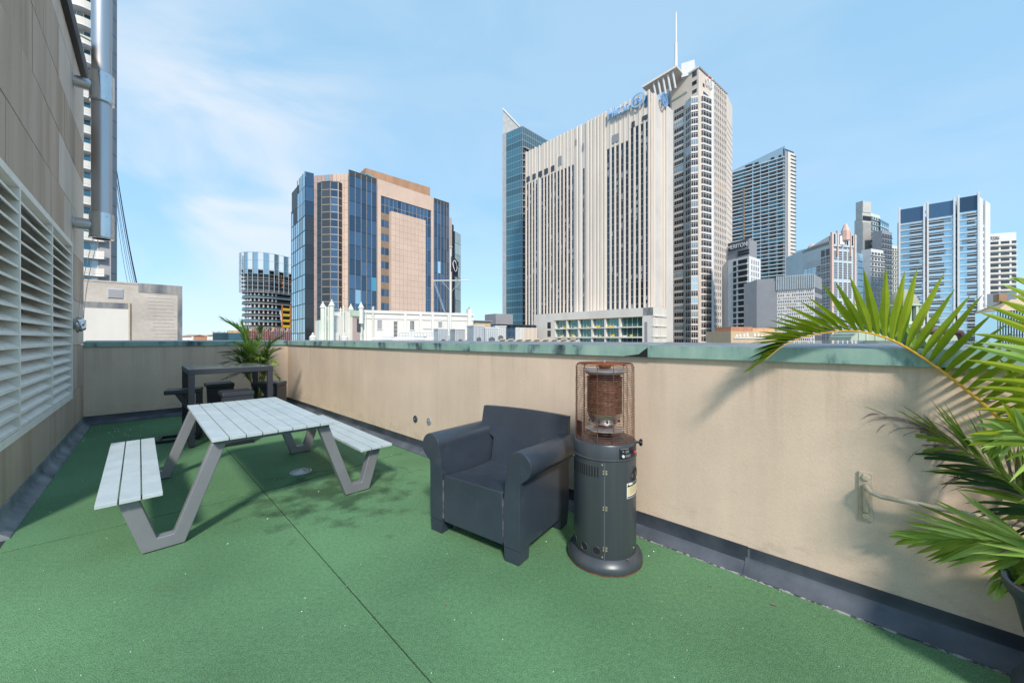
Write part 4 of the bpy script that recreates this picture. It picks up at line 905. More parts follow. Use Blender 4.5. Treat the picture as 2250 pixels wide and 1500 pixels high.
# --- board-marked concrete block with stains, cables behind it
A, B = XY(120, 38.7), XY(400, 45.6); f = Fac(A, B)
an = bld('concrete_block', 'weathered board marked concrete rooftop block left of the construction tower', B)
za, zb = f.z(173, 613), f.z(400, 629); zt = (za+zb)/2
block(an, back(A, B, 9), GZ, zt, M['conc'])
x0, x1 = f.x(304), f.x(400)
f.mb().box(x0, x1+.02, -.03, .01, zt-1.05, zt+.03).build('stained_band', M['conc_d'], an)
f.mb().box(f.x(120), x0-.02, -.05, .01, zt-.16, zt+.02).build('parapet_band', M['conc'], an)
f.mb().box(f.x(390), x1+.03, -.025, .02, GZ, zt-1.06).build('corner_band', M['conc_d'], an)
f.mb().box(f.x(120), f.x(281), -.02, .01, f.z(230, 677), f.z(230, 664)).build('peeling_strip', M['conc_d'], an)
f.mb().box(f.x(120), f.x(283), -.16, .01, GZ, f.z(230, 678)).build('lower_wall', M['podium'], an)
f.mb().tube([(f.x(285), -.12, GZ), (f.x(285), -.12, f.z(285, 665))], .07, 8).build('downpipe', M['tan'], an, smooth=True)
v0, v1, w0, w1 = f.x(238), f.x(268), f.z(250, 653), f.z(250, 635)
vo = f.mb().box(v0-.06, v1+.06, -.10, .01, w0-.06, w1+.06).build('vent_frame', M['hvac'], an)
for i in range(9):
    z = w0+(w1-w0)*i/9; k = f.mb(); k.prism([(-.14, z), (-.10, z+.09), (-.10, z+.07), (-.13, z-.01)], v0, v1, 'x'); k.build('vent_blade', M['steel_g'], vo)
k = f.mb(); 
for i in range(14):
    z = zt-1.2-i*.42; k.box(f.x(322)+random.random()*.6, f.x(389)-random.random()*.4, -.012, .004, z, z+.025)
k.build('board_marks', M['conc_d'], an, kind='stuff')
for i, (x0, y0, x1, y1, r) in enumerate(((305, 640, 251, 340, .055), (303, 640, 250, 335, .055), (300, 640, 249, 350, .045), (296, 640, 249, 380, .03), (291, 640, 251, 400, .03), (284, 640, 250, 420, .03))):
    a, b = P(x0, y0, 75), P(x1, y1, 71); k = MB(); k.tube([a+(b-a)*t+Vector((0, 0, -1.5*math.sin(math.pi*t))) for t in lin(0, 1, 8)], r, 6)
    tag(k.build('steel_cable', M['greyd'], None, smooth=True), ('rightmost', 'second from right', 'third from right', 'fourth from right', 'fifth from right', 'leftmost')[i]+' of the thin dark stay cables beside the apartment tower', 'cable', 'stay cables beside the apartment tower')
# --- tower under construction
Yc = 215.
ct = bld('construction_tower', 'round ended tower under construction with glass screen on top', XY(560, Yc))
x0, x1 = XY(540, Yc+11)[0], XY(690, Yc+40)[0]; rad = 11.
cx_, cy_ = x0+rad, Yc+rad
dv = Vector((x1-cx_, 44)).normalized(); nv = Vector((dv.y, -dv.x))
def stadium(r, ext=55):
    c = Vector((cx_, cy_)); pts = []; a0 = math.atan2(nv.y, nv.x)
    for i in range(15): a = a0-math.pi*i/14; pts.append(c+Vector((math.cos(a), math.sin(a)))*r)
    return [c+dv*ext+nv*r]+pts+[c+dv*ext-nv*r]
zs = [top(py, Yc) for py in (744, 731, 718, 705, 692, 679, 665, 652, 640)]
for i, z in enumerate(zs):
    rr = rad*(.93 if i == 0 else 1)
    MB().prism([tuple(p) for p in stadium(rr)], z-.45, z).build('floor_slab', M['steel_g'], ct)
    pl = stadium(rr-.15)
    k = MB(); vs = []
    for p in pl[:-1]: vs += [(p.x, p.y, z+.05), (p.x, p.y, z+1.1)]
    k.add(vs, [(2*j, 2*j+2, 2*j+3, 2*j+1) for j in range(len(pl)-2)]); k.build('edge_screen', M['gteal'] if i % 2 else M['gdark2'], ct)
MB().prism([tuple(p) for p in stadium(rad-4.5)], zs[0], zs[-1]).build('core', M['greyd'], ct)
for i, p in enumerate(stadium(rad-1.2)[1:10]):
    MB().tube([(p.x, p.y, zs[0]-8), (p.x, p.y, zs[-1]+1)], .45, 8).build('column', M['cement'], ct, smooth=True)
for t in (10, 19, 28, 37):
    p = Vector((cx_, cy_))+dv*t+nv*(rad-.8); MB().tube([(p.x, p.y, zs[0]-8), (p.x, p.y, zs[-1]+1)], .5, 8).build('column', M['cement'], ct, smooth=True)
p = Vector((cx_, cy_))+dv*2+nv*(rad-.4); q = p+dv*4
MB().tube([(p.x, p.y, zs[5]), (q.x, q.y, zs[0]-6)], .6, 8).build('raking_column', M['cement'], ct, smooth=True)
zA, zB, zC = top(640, Yc), top(590, Yc), top(553, Yc)
MB().prism([tuple(p) for p in stadium(rad-1.5)], zA+1.5, zB-.2).build('upper_core', M['gdark2'], ct)
for i in range(6): MB().prism([tuple(p) for p in stadium(rad+.3)], zA+1.2+(zB-zA-1.6)*i/5.-.2, zA+1.2+(zB-zA-1.6)*i/5.).build('upper_slab', M['steel_g'], ct)
pl = stadium(rad+.9)
k = MB(); k2 = MB()
sp = []
for a, b in zip(pl[:-2], pl[1:-1]):
    m_ = max(1, int((b-a).length/3.2)); sp += [a+(b-a)*i/m_ for i in range(m_)]
for i, p in enumerate(sp):
    o = (p-Vector((cx_, cy_))).normalized()*.25
    k.tube([(p.x+o.x, p.y+o.y, zA), (p.x+o.x, p.y+o.y, zC)], .16, 5)
    if i < len(sp)-1:
        q = sp[i+1]
        if i % 2: k2.add([(p.x, p.y, zB-3), (q.x, q.y, zB-3), (q.x, q.y, zC-.4), (p.x, p.y, zC-.4)], [(0, 1, 2, 3)])
        for z in (zA+.4, (zA+zB)/2, zB, (zB+zC)/2, zC-.3): k.tube([(p.x+o.x, p.y+o.y, z), (q.x, q.y, z)], .11, 4)
k.build('screen_frame', M['hvac'], ct, kind='stuff'); k2.build('screen_glass', M['gblue2'], ct)
k = MB()
for i in range(26):
    p = Vector((cx_, cy_))+dv*random.uniform(-2, 40)+nv*(rad-.6); k.box(p.x-.5, p.x+.5, p.y-.3, p.y+.3, random.uniform(zA+2, zB-2), random.uniform(zB-5, zB-1.5))
k.build('orange_props', M['orange'], ct, kind='stuff')
fx_ = Fac(tuple(Vector((cx_, cy_))+nv*rad), tuple(Vector((cx_, cy_))+nv*rad+dv*55))
u0, u1 = fx_.x(621), fx_.x(636)
for i in range(1, 6): fx_.mb().box(u0, u1, -.5, .4, zs[i]+.1, zs[i]+1.5).build('yellow_platform', M['yellow'], ct)
for u in (u0-.6, u1+.3): fx_.mb().box(u, u+.5, -.4, .2, zs[0]-6, zs[6]).build('orange_mast', M['orange'], ct)
sct = bld('scaffolded_podium', 'scaffolded podium with timber formwork and red mesh below the construction tower', XY(590, 205))
f = Fac(XY(538, 196), XY(660, 232)); f.mb().box(0, f.L, 0, 12, GZ, f.z(600, 727)).build('formwork_wall', M['wood'], sct); f.mb().box(.1, f.L, -.4, -.02, GZ, f.z(600, 729)).build('red_netting', M['redmesh'], sct)
k = f.mb(); n = 26
for i in range(n+1): k.tube([(f.L*i/n, -.9, GZ), (f.L*i/n, -.9, f.z(600, 722-random.random()*5))], .10, 4)
for z in (f.z(600, 741), f.z(600, 735), f.z(600, 729), f.z(600, 724)): k.tube([(0, -.9, z), (f.L, -.9, z)], .10, 4)
k.build('scaffold_tubes', M['alum'], sct, kind='stuff')
k = f.mb()
for i in range(30): x = random.uniform(0, f.L-1.5); z = f.z(600, 727); k.box(x, x+random.uniform(.5, 2), -.2, .8, z, z+random.uniform(.4, 2.2))
k.build('timber_stacks', M['wood'], sct, kind='stuff')
# far low roofs and tree canopy on the horizon
for px, py, w, Yd, m, lb in ((408, 739, 26, 520, 'greyw', 'pale low roof on the horizon beside the concrete block'), (440, 738, 30, 640, 'brick', 'small reddish roof on the distant horizon'), (462, 737, 14, 560, 'podium', 'tiny cream block on the distant horizon')):
    a = XY(px-w/2, Yd); r = bld('distant_house', lb, a); block(r, [a, XY(px+w/2, Yd), XY(px+w/2, Yd+25), XY(px-w/2, Yd+25)], GZ, top(py, Yd), M[m])
    a, b = XY(px-w/2, Yd-1), XY(px+w/2, Yd-1); MB(Fac(a, b).M).prism([(-.5, top(py, Yd)+.02), (13, top(py, Yd)+2.5), (27, top(py, Yd)+.02)], -.4, w/F*Yd+.4, 'x').build('roof', M['brick'] if m != 'brick' else M['tan'], r)
tr = bld('roof_screen', 'dark blue green screened roof plant beyond the small palm', XY(490, 150)); f = Fac(XY(468, 150), XY(503, 150)); f.mb().box(0, f.L, 0, 8, GZ, top(731, 150)).build('screen_wall', M['gteal'], tr)
k = f.mb()
for i in range(14): k.box(f.L*i/14, f.L*i/14+.12, -.15, -.01, -2, top(730-random.random()*3, 150))
k.build('screen_posts', M['mulld'], tr)
# --- blue glass office block with pink granite
Z1 = top(375, 85)
c1 = XY(765, 85); cR = XY(986, 106); cR2 = XY(1012, 113); c0 = XY(690, 86.4); c00 = XY(671, 85.3); cL = XY(641, 95)
ob = bld('glass_office_block', 'blue mirror glass and pink granite office block with blank pink panel', c1)
bk = Vector((-.68, .73))*30
poly = [Vector(cL), Vector(c00), Vector(c0), Vector(c1), Vector(cR), Vector(cR)+Vector((-14, 26)), Vector(cL)+Vector((10, 22))]
block(ob, poly, GZ, Z1-1.2, M['mulld'])
rowz = [Z1-3.36*i for i in range(16)]
fR = Fac(c1, cR)
def panes(f, pxs, zs, m, y=-.06, nm='glass_pane', odd=None, skip=None, gapx=.10):
    for i in range(len(pxs)-1):
        a, b = f.x(pxs[i]), f.x(pxs[i+1])
        for j in range(len(zs)-1):
            if skip and skip(i, j): continue
            mm = M[odd(i, j) or m] if odd else M[m]
            ub(nm, mm, ob, f.M, a+gapx/2, b-gapx/2, y, y+.05, zs[j+1]+.06, zs[j]-.06, random.uniform(-.004, .004))
cols1 = [766, 780, 793, 805, 816, 827]
panes(fR, cols1, rowz[:13], 'gblue', odd=lambda i, j: 'gcyan' if (i, j) == (4, 7) else ('gblue2' if (i, j) == (1, 8) else None))
cols2 = [953, 961, 968, 975, 981, 986]
panes(fR, cols2, rowz[:13], 'gblue', odd=lambda i, j: 'gblue2' if (i, j) == (1, 5) else None)
k = fR.mb()
for cs in (cols1, cols2):
    for c in cs: x = fR.x(c); k.box(x-.065, x+.065, -.16, 0, GZ, Z1)
k.build('mullions', M['mull'], ob)
k = fR.mb(); 
for cs in (cols1, cols2): k.box(fR.x(cs[0]), fR.x(cs[-1]), -.10, -.005, Z1-1, Z1+.3)
k.build('glass_parapet', M['mulld'], ob)
xa, xb = fR.x(828.5), fR.x(951.5); Zp = fR.z(830, 394)
x2, x3 = fR.x(836), fR.x(946.5); zg = fR.z(836, 430); zp = fR.z(855, 466); xp0, xp1 = fR.x(855), fR.x(930)
k = fR.mb(); k.box(xa, xb, -.25, .2, zg, Zp); k.build('granite_header', M['pink'], ob)
fR.mb().box(xa, x2, -.249, .2, GZ, zg-.01).build('granite_pier', M['pink'], ob); fR.mb().box(x3, xb, -.249, .2, GZ, zg-.01).build('granite_pier', M['pink'], ob)
fR.mb().box(xp0, xp1, -1.1, .1, GZ, zp).build('blank_granite_panel', M['pink'], ob)
k = fR.mb()
for x in lin(xp0, xp1, 9)[1:-1]: k.box(x-.02, x+.02, -1.106, -1.09, -12, zp-.05)
for z in lin(-12, zp, 30)[1:-1]: k.box(xp0+.05, xp1-.05, -1.105, -1.09, z-.02, z+.02)
k.build('panel_joints', M['brownp'], ob, kind='stuff')
xs = lin(x2, xp0-.1, 2)+[]
xt = lin(x2, x3, 13)
for i in range(13):
    for j in range(2): ub('glass_pane', M['gblue'], ob, fR.M, xt[i]+.08, xt[i+1]-.08, -.08, -.02, zg-2.05*(j+1)+.08, zg-2.05*j-.08, random.uniform(-.003, .003))
fR.mb().box(x2, x3, -.05, .1, GZ, zg-.01).build('recess_wall', M['mull'], ob)
z = zg-4.1; j = 0
while z > GZ*.35:
    m_ = M['gblue'] if j % 2 else M['brownp']
    h_ = 1.63 if j % 2 == 0 else 1.75
    for i in range(2): ub('spandrel_panel' if j % 2 == 0 else 'window', m_, ob, fR.M, xs[i]+.06, xs[i+1]-.06, -.09, -.03, z-h_+.05, z-.05, random.uniform(-.003, .003))
    z -= h_; j += 1
xs = lin(xp1+.1, x3, 2); z = zg-4.1
while z > -12:
    for i in range(2): ub('glass_pane', M['gblue'], ob, fR.M, xs[i]+.06, xs[i+1]-.06, -.09, -.03, z-3.3, z-.06, random.uniform(-.004, .004))
    z -= 3.36
# penthouse slab on the roof
fP = Fac(XY(803, 92), XY(945, 104)); zP = fP.z(803, 369)
fP.mb().box(0, fP.L, 0, 11, Z1-1.5, zP).build('roof_plant_wall', M['brownc'], ob)
fP.mb().tube([(fP.x(800), -1.2, Z1+1.8), (fP.x(838), -1.2, Z1+.3)], .35, 8).build('blue_pipe', M['gcyan'], ob, smooth=True)
# right hand chamfer
fC = Fac(cR, cR2); k = fC.mb(); k.box(0, fC.L*.28, .1, 6, GZ, Z1-3.5); k.build('granite_chamfer', M['pink'], ob)
fC.mb().box(fC.L*.29, fC.L*.49, .3, 1.5, GZ, Z1-5).build('dark_bay', M['gdark'], ob)
panes(fC, [999, 1012], rowz[2:13], 'gblue2', y=-.1); fC.mb().box(fC.L*.5, fC.L, 0, 6, GZ, rowz[2]).build('end_wall', M['gblue'], ob)
# front chamfer: granite grid with projecting glass bay
fF = Fac(c0, c1); cl_ = lin(690, 765, 9)
def fpan(i, j):
    return None
nF = 9
for i in range(nF):
    for j in range(24):
        zz = Z1-.6-1.68*j; a, b = fF.x(cl_[i]), fF.x(cl_[i+1])
        if 1 <= i < 7 and j > 2 and not (i in (0, 7, 8)): continue
        m_ = M['pinkd'] if i < 5 else M['pink']
        if j < 3 and 2 <= i < 5: m_ = M['gpale'] if (i+j) % 2 else M['pinkd']
        ub('granite_tile', m_, ob, fF.M, a+.03, b-.03, -.07, .02, zz-1.64, zz)
zb_ = fF.z(715, 408)
u = [fF.x(p) for p in (701, 718, 737, 752)]
bay = [(u[0], -.05), (u[0]+.25, -1.0), (u[1], -1.7), (u[2], -1.7), (u[3]-.3, -1.0), (u[3], -.05)]
fF.mb().prism([(a, b+.12) for a, b in bay], GZ, zb_-.05).build('bay_core', M['mulld'], ob)
for i in range(5):
    a, b = Vector(bay[i]), Vector(bay[i+1]); g_ = Fac(tuple((fF.M @ Vector((a.x, a.y, 0)))[:2]), tuple((fF.M @ Vector((b.x, b.y, 0)))[:2])); z = zb_; 
    mm = ('gdark', 'gblue', 'gdark', 'gpale', 'gdark')[i] if i != 1 else 'gdark'
    if i == 3: mm = 'gblue'
    if i == 2: mm = 'gdark2'
    while z > -6: ub('bay_pane', M[mm], ob, g_.M, .04, g_.L-.04, -.03, .03, z-3.3, z-.05, random.uniform(-.01, .01)); z -= 3.36
    g_.mb().box(g_.L-.09, g_.L+.09, -.1, .05, GZ, zb_).build('bay_mullion', M['mull'], ob)
    k = g_.mb(); z = zb_-1.68
    while z > -6: k.box(.05, g_.L-.05, -.06, -.02, z-.1, z+.1); z -= 1.68
    k.build('bay_transoms', M['mull'] if i in (2, 3, 4) else M['mulld'], ob, kind='stuff')
fF.mb().prism(bay, zb_, zb_+.25).build('bay_roof', M['mulld'], ob)
fN = Fac(c00, c0); z = Z1
while z > -8: ub('glass_pane', M['gblue' if z > Z1-9 else 'gdark'], ob, fN.M, .05, fN.L-.05, -.06, 0, z-3.3, z-.06, random.uniform(-.006, .006)); z -= 3.36
fL = Fac(cL, c00)
px_ = [641, 645.5, 650, 654, 658, 662, 666, 671]
def sk(i, j): return (i == 0 and j < 2) or (i in (1, 2) and j < 3) or (i == 3 and j < 1)
panes(fL, px_, rowz[:14], 'gblue2', skip=sk, gapx=.2)
k = fL.mb()
for c in px_: x = fL.x(c); k.box(x-.06, x+.06, -.12, 0, GZ, Z1-(6 if c < 652 else 0))
for z in rowz[3:]: k.box(0, fL.L, -.10, -.01, z-.1, z+.1)
k.build('mullions', M['mulld'], ob)
# --- hotel tower with fins
K = XY(1428, 150); Lf = XY(1155, 201); Rt = XY(1478, 162.7); ZH = top(197, 150)
ho = bld('hotel_tower', 'pale concrete hotel tower of tall vertical fins with blue lettering at the top', K)
fH = Fac(Lf, K); fS = Fac(K, Rt)
block(ho, [Vector(Lf), Vector(K), Vector(Rt), Vector(Rt)+Vector((-45, 48)), Vector(Lf)+Vector((10, 12))], GZ, ZH-.6, M['hilton_g'])
def hz(py): return top(py, 150)
strips = [1160, 1166.5, 1173, 1179, 1192, 1199, 1206, 1213, 1220, 1227.5, 1235, 1243, 1251, 1259, 1283, 1337, 1347, 1357, 1367.5, 1378, 1389, 1400, 1411, 1422]
zbot = -20
for s_ in strips:
    hp = 1.75 if s_ < 1262 else (1.5 if s_ < 1300 else 2.6)
    x = fH.x(s_); w = (fH.x(s_+hp)-fH.x(s_-hp))/2
    zt_ = ZH-(17.5 if s_ < 1262 else (21 if s_ < 1300 else (17 if s_ < 1385 else 12.5)))
    o = ub('window_strip', M['gdark'], ho, fH.M, x-w, x+w, -.10, .02, zbot, zt_)
    k = fH.mb(); z = zt_; kb = fH.mb(); q = 0
    while z > zbot:
        k.box(x-w, x+w, -.16, -.09, z-.10, z+.10)
        if random.random() < .16: kb.box(x-w*.9, x+w*random.uniform(-.2, .9), -.13, -.09, z-random.uniform(1.2, 2.6), z-.2)
        z -= 3.05
    k.build('transoms', M['steel_g'], o)
    if kb.v: kb.build('pale_blinds', M['steel_g'], o, kind='stuff')
# projecting fins between the strips
edges = [1155]+strips+[1428]; xs_ = []
for a, b in zip(strips[:-1], strips[1:]):
    gpx = b-a; n = max(1, round(gpx/8.2))
    if gpx < 15: xs_.append(((a+b)/2, 1))
    else:
        for i in range(1, n): xs_.append((a+gpx*i/n, 0))
xs_ += [(1156.5, 1), (1426, 1)]
for px, wide in xs_:
    x = fH.x(px); hp = 1.55 if px < 1262 else 2.1; w = (fH.x(px+hp)-fH.x(px-hp))/2 if wide else .75
    fH.mb().prism([(x-w, 0), (x-w*.7, -.38), (x+w*.7, -.38), (x+w, 0)], zbot, ZH+random.uniform(-.1, .25)).build('fin', M['hilton'], ho)
for px in [p for p in strips if p > 1300 or p < 1262]: 
    x = fH.x(px); zt_ = ZH-(17.5 if px < 1262 else (17 if px < 1385 else 12.5)); fH.mb().box(x-.7, x+.7, -.2, .02, zt_+.2, ZH-.2).build('spandrel', M['hilton'], ho)
for p0, p1 in ((1158, 1165), (1171, 1178), (1184, 1192), (1197, 1205), (1212, 1219)):
    fH.mb().box(fH.x(p0), fH.x(p1), -.45, -.36, ZH-16.4, ZH-13.6).build('vent_opening', M['gdark2'], ho)
for p0, p1, z0_, z1_, m_ in ((1228, 1235, 15, 10.5, 'steel_g'), (1265, 1268, 9, 6, 'steel_g'), (1281, 1284, 12.5, 9.5, 'steel_g'), (1346, 1360, 15.5, 12, 'steel_g'), (1389, 1396, 12.5, 10, 'gdark2'), (1417, 1424, 6.5, 2, 'gblue'), (1412, 1424, 11.5, 9.7, 'gdark2')):
    fH.mb().box(fH.x(p0), fH.x(p1), -.46, -.36, ZH-z0_, ZH-z1_).build('vent_shade_patch', M[m_], ho)  # charcoal ones by the emblem paint small blotches of shade
# right return: deep ribs and emblem
for a, b, d_ in ((0, .05, 0), (.10, .16, -.7), (.22, .50, -.1), (.50, .56, -1.0), (.62, .66, -.8), (.72, 1.0, -.2)):
    fS.mb().box(fS.L*a, fS.L*b, d_, .5, zbot, ZH-.8).build('rib', M['hilton'] if b-a < .1 else M['hilton_g'], ho)
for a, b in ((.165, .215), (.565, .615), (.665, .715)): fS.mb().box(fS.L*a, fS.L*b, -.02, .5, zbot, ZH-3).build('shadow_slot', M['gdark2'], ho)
def emblem(root, Mx, w, h, ml, md):
    k = MB(Mx); n = 36
    def el(s): return [(w*s*math.cos(2*math.pi*i/n), h*s*math.sin(2*math.pi*i/n)) for i in range(n)]
    o, i_ = el(.5), el(.40); vs = [(a, -.35, b) for a, b in o]+[(a, -.35, b) for a, b in i_]+[(a, 0, b) for a, b in o]+[(a, 0, b) for a, b in i_]; fs = []
    for q in range(n):
        r = (q+1) % n; fs += [(q, r, n+r, n+q), (q, 2*n+q, 2*n+r, r), (n+q, n+r, 3*n+r, 3*n+q)]
    k.add(vs, fs); e = k.build('emblem_ring', ml, root)
    k = MB(Mx)
    for sx_ in (-.17, .17): k.box(w*(sx_-.045), w*(sx_+.045), -.4, -.1, -h*.27, h*.27)
    k.tube([(w*.15*math.cos(t), -.25, h*.17*math.sin(t)-h*.05) for t in lin(-.2, math.pi+.2, 10)], w*.04, 6); k.tube([(-w*.12, -.25, -h*.22), (0, -.25, h*.05), (w*.12, -.25, -h*.22)], w*.035, 6)
    k.build('emblem_monogram', md, e)
xq, zq = fH.x(1405), fH.z(1405, 223); emblem(ho, fH.M @ Matrix.Translation((xq, -1.1, zq)), fH.x(1421)-fH.x(1389), 5.6, M['signl'], M['signl'])
emblem(ho, fS.M @ Matrix.Translation((fS.L*.46, -1.4, fS.z(1449, 221))), 5.6, 5.6, M['signb'], M['signb'])
xh0, xh1 = fH.x(1340), fH.x(1386)
sign('Hilton', 'hotel_lettering', M['signl'], ho, fH.M @ Matrix.Translation((xh0, -1.3, fH.z(1340, 266)-.0)), xh1-xh0, 4.3, .5)
MB().tube([P(1287, 285, 178), P(1287, 247, 178)], .14, 6).build('roof_mast', M['hvac'], ho, smooth=True)
# podium of the hotel
pR = Vector(XY(1440, 140)); pd = -fH.d; pL = pR+pd*61; fD = Fac(tuple(pL), tuple(pR)); Zp = top(675, 140)
po = bld('hotel_podium', 'white concrete podium with two rows of deep green windows below the hotel tower', tuple(pR))
block(po, back(pL, pR, 9), GZ, Zp-.02, M['podium'], 'rear_wall')
px0, px1 = fD.x(1222), fD.x(1418); cells = [fD.x(p) for p in (1225, 1250, 1276, 1305, 1334, 1366, 1416)]
zr = [fD.z(1410, y) for y in (697, 719.5, 722, 741.5, 744.5)]; zr = [Zp-3.4, Zp-7.0, Zp-7.5, Zp-10.9, Zp-11.5]
D_ = 1.7
k = fD.mb(); k.box(0, fD.L, -D_, -.01, zr[0], Zp); k.box(0, cells[0], -D_+.002, -.01, GZ, zr[0]-.002); k.box(cells[-1], fD.L, -D_+.002, -.01, GZ, zr[0]-.002); k.build('front_wall', M['podium'], po)
for i, c in enumerate(cells[1:-1]): fD.mb().box(c-.35, c+.35, -D_+.05, -.01, GZ, zr[0]-.003).build('window_pier', M['podium'], po)
fD.mb().box(cells[0]+.01, cells[-1]-.01, -D_-.12, -.01, zr[2], zr[1]).build('balcony_beam', M['podium'], po)
fD.mb().box(cells[0]+.01, cells[-1]-.01, -D_-.12, -.01, zr[4], zr[3]).build('balcony_beam', M['podium'], po)
fD.mb().box(cells[0]-.4, cells[-1]+.4, -D_-.15, -D_+.01, zr[0], zr[0]+.25).build('rusty_lintel', M['tan'], po)
for i in range(6):
    for z0_, z1_ in ((zr[1], zr[0]), (zr[3], zr[2]), (zr[4]-3, zr[4])):
        a, b = cells[i]+.36, cells[i+1]-.36
        w_ = ub('window', M['ggreen'], po, fD.M, a, b, -.35, -.25, z0_, z1_, random.uniform(-.004, .004))
        k = fD.mb()
        for x in lin(a, b, 4): k.box(x-.06, x+.06, -.45, -.30, z0_, z1_)
        k.build('window_mullions', M['mullw'], w_)
        if random.random() < .75 and z1_ > zr[3]:
            x = random.uniform(a, b-1.2); fD.mb().box(x, x+random.uniform(.5, 2.0), -.62, -.46, z0_+.02, z0_+random.uniform(.5, 1.2)).build('yellow_chair', M['yellow'], w_)
            x = random.uniform(a, b-2); fD.mb().box(x, x+1.6, -.60, -.47, z0_+.01, z0_+.4).build('white_table', M['signw'], w_)
for y0_ in (zr[1], zr[3]): ub('small_window', M['gdark2'], po, fD.M, fD.x(1208), fD.x(1215.5), -D_-.03, -D_+.02, y0_, y0_+3.0)
fD.mb().box(fD.x(1421), fD.x(1427), -D_-.05, -D_+.02, GZ, zr[0]-2).build('grey_slot', M['steel_g'], po)
e0 = Vector((pR.x, pR.y))-fD.n*-D_; fE = Fac((pR+fD.n*D_)[:], (pR+fD.n*D_+Vector((12.5, 12))*.62)[:])
fE.mb().box(0, fE.L*.62, .02, 4, Zp-3, Zp-.05).build('end_block', M['conc_d'], po)  # dark concrete paints the shade on this return face
fE.mb().box(.1, fE.L, .6, 4, GZ, Zp-3.01).build('end_wall', M['tan'], po)
for i in range(6): x = fE.L*(.02 if i == 0 else .35+.65*(i-1)/4.2); fE.mb().box(x, x+(.5 if i else .5), -.3, .59, GZ, Zp-3.4).build('end_fin', M['podium'], po)
for z in (Zp-3.4, Zp-7.2, Zp-11.2): fE.mb().box(-.1, fE.L+.2, -.45, .58, z, z+.38).build('end_ledge', M['podium'], po)
# low dark link and striped wall left of the podium
lk = bld('link_building', 'low dark roofed annexe with white striped wall between glass tower and hotel podium', XY(1140, 170)); f = Fac(XY(1095, 165), XY(1179, 178))
f.mb().box(0, f.L, 0, 8, GZ, top(715, 170)).build('dark_wall', M['gblue'], lk); f.mb().box(-.5, f.L*.95, -1.2, 8.2, top(715, 170), top(713, 170)).build('flat_roof', M['mulld'], lk)
for i in range(16): x = f.L*(.42+.58*i/16); f.mb().box(x, x+.55, -.5, -.02, GZ, top(719, 170)).build('stripe_pier', M['greyw'] if i < 6 else M['hilton'], lk)
f.mb().box(f.x(1112), f.x(1150), 8.3, 18, top(715, 170), top(690, 178)).build('grey_plant_box', M['steel_g'], lk)
# --- teal glass tower with slanted white crown
K2 = XY(1148, 232); f1_ = Fac(XY(1113, 240), K2); f2_ = Fac(K2, XY(1206, 250)); Zt = top(278, 232)
tt = bld('teal_tower', 'slim teal glass tower with pointed white crown left of the hotel tower', K2)
block(tt, [Vector(XY(1113, 240)), Vector(K2), Vector(XY(1206, 250)), Vector(XY(1206, 250))+Vector((-6, 26)), Vector(XY(1113, 240))+Vector((3, 26))], GZ, Zt-.3, M['mulld'], 'core')
n = 32; zz = [Zt-i*4.15 for i in range(n)]
for i in range(n-1):
    ub('glass_band', M['gteal'], tt, f1_.M, 0, f1_.L, -.15, .02, zz[i+1]+.3, zz[i]-.3); ub('glass_band', M['gdark'] if i > 2 else M['gteal'], tt, f2_.M, 0, f2_.L, -.15, .02, zz[i+1]+.3, zz[i]-.3)
for f_ in (f1_, f2_):
    k = grid_mb(f_, lin(0, f_.L, 9 if f_ is f1_ else 14), [zz[-1]]+[z for z in zz[::-1]], .16, .5, -.26, -.10); k.build('mullion_grid', M['gpale'] if f_ is f1_ else M['steel_g'], tt)
k = f2_.mb()
for z in zz[3:]: k.box(.5, 8, -1.2, -.2, z-.6, z-.1)
k.build('balcony_slabs', M['conc'], tt, kind='stuff')
f0_ = Fac(XY(1104.5, 243), XY(1113, 240)); f0_.mb().box(0, f0_.L-.02, -.2, 12, GZ, top(292, 241)).build('stair_core', M['cement'], tt)
fW = Fac(XY(1104.5, 243.2), XY(1143, 237)); zw0 = top(300, 241)
fW.mb().prism([(0, zw0), (fW.L, top(281, 237)-2), (fW.L, top(281, 237)), (0, top(240, 243))], .4, 1.2, 'y').build('slanted_crown', M['cement'], tt)
fW.mb().prism([(0, top(240, 243)-.01), (fW.L, top(281, 237)), (fW.L, top(281, 237)+1.2), (0, top(240, 243)+1.4)], .0, 1.6, 'y').build('crown_edge', M['greyw'], tt)
# --- cream banking tower with spire
cT = XY(1535, 190); cTl = XY(1476, 203); cTr = XY(1597, 211); cTr2 = XY(1609, 222); ZC = top(148, 190)
ci = bld('banking_tower', 'cream office tower with stacked bay windows, angled roof canopy and white spire', cT)
block(ci, [Vector(cTl), Vector(cT), Vector(cTr), Vector(cTr2), Vector(cTr2)+Vector((-14, 20)), Vector(cTl)+Vector((8, 32))], GZ, ZC, M['citi'])
gl = Fac(cTl, cT); gr = Fac(cT, cTr); gc = Fac(cTr, cTr2)
fh = 3.52; n = 46; zs = [ZC-11-fh*i for i in range(n)]
def wgroup(f, a, b, z, h, nb, d, root=ci):
    w = ub('window', M['gdark' if random.random() < .8 else 'gpale'], root, f.M, a, b, d, d+.06, z-h, z, random.uniform(-.006, .006)); return w
tmpl = {}
def mull(f, a, b, z, h, nb, d, w):
    k = f.mb()
    for x in lin(a, b, nb): k.box(x-.09, x+.09, d-.10, d+.02, z-h, z)
    k.build('window_mullions', M['mull'], w)
for i, z in enumerate(zs):
    if z < -14: break
    a, b = gl.x(1482), gl.x(1502); w = wgroup(gl, a, b, z-4, 2.1, 4, -.05); mull(gl, a, b, z-4, 2.1, 4, -.06, w)
    if i % 2 == 0: gl.mb().box(a-.2, b+.2, -.25, .02, z-4.2-2.4, z-4-2.15).build('sill_band', M['citi2'], ci)
bays_ = []
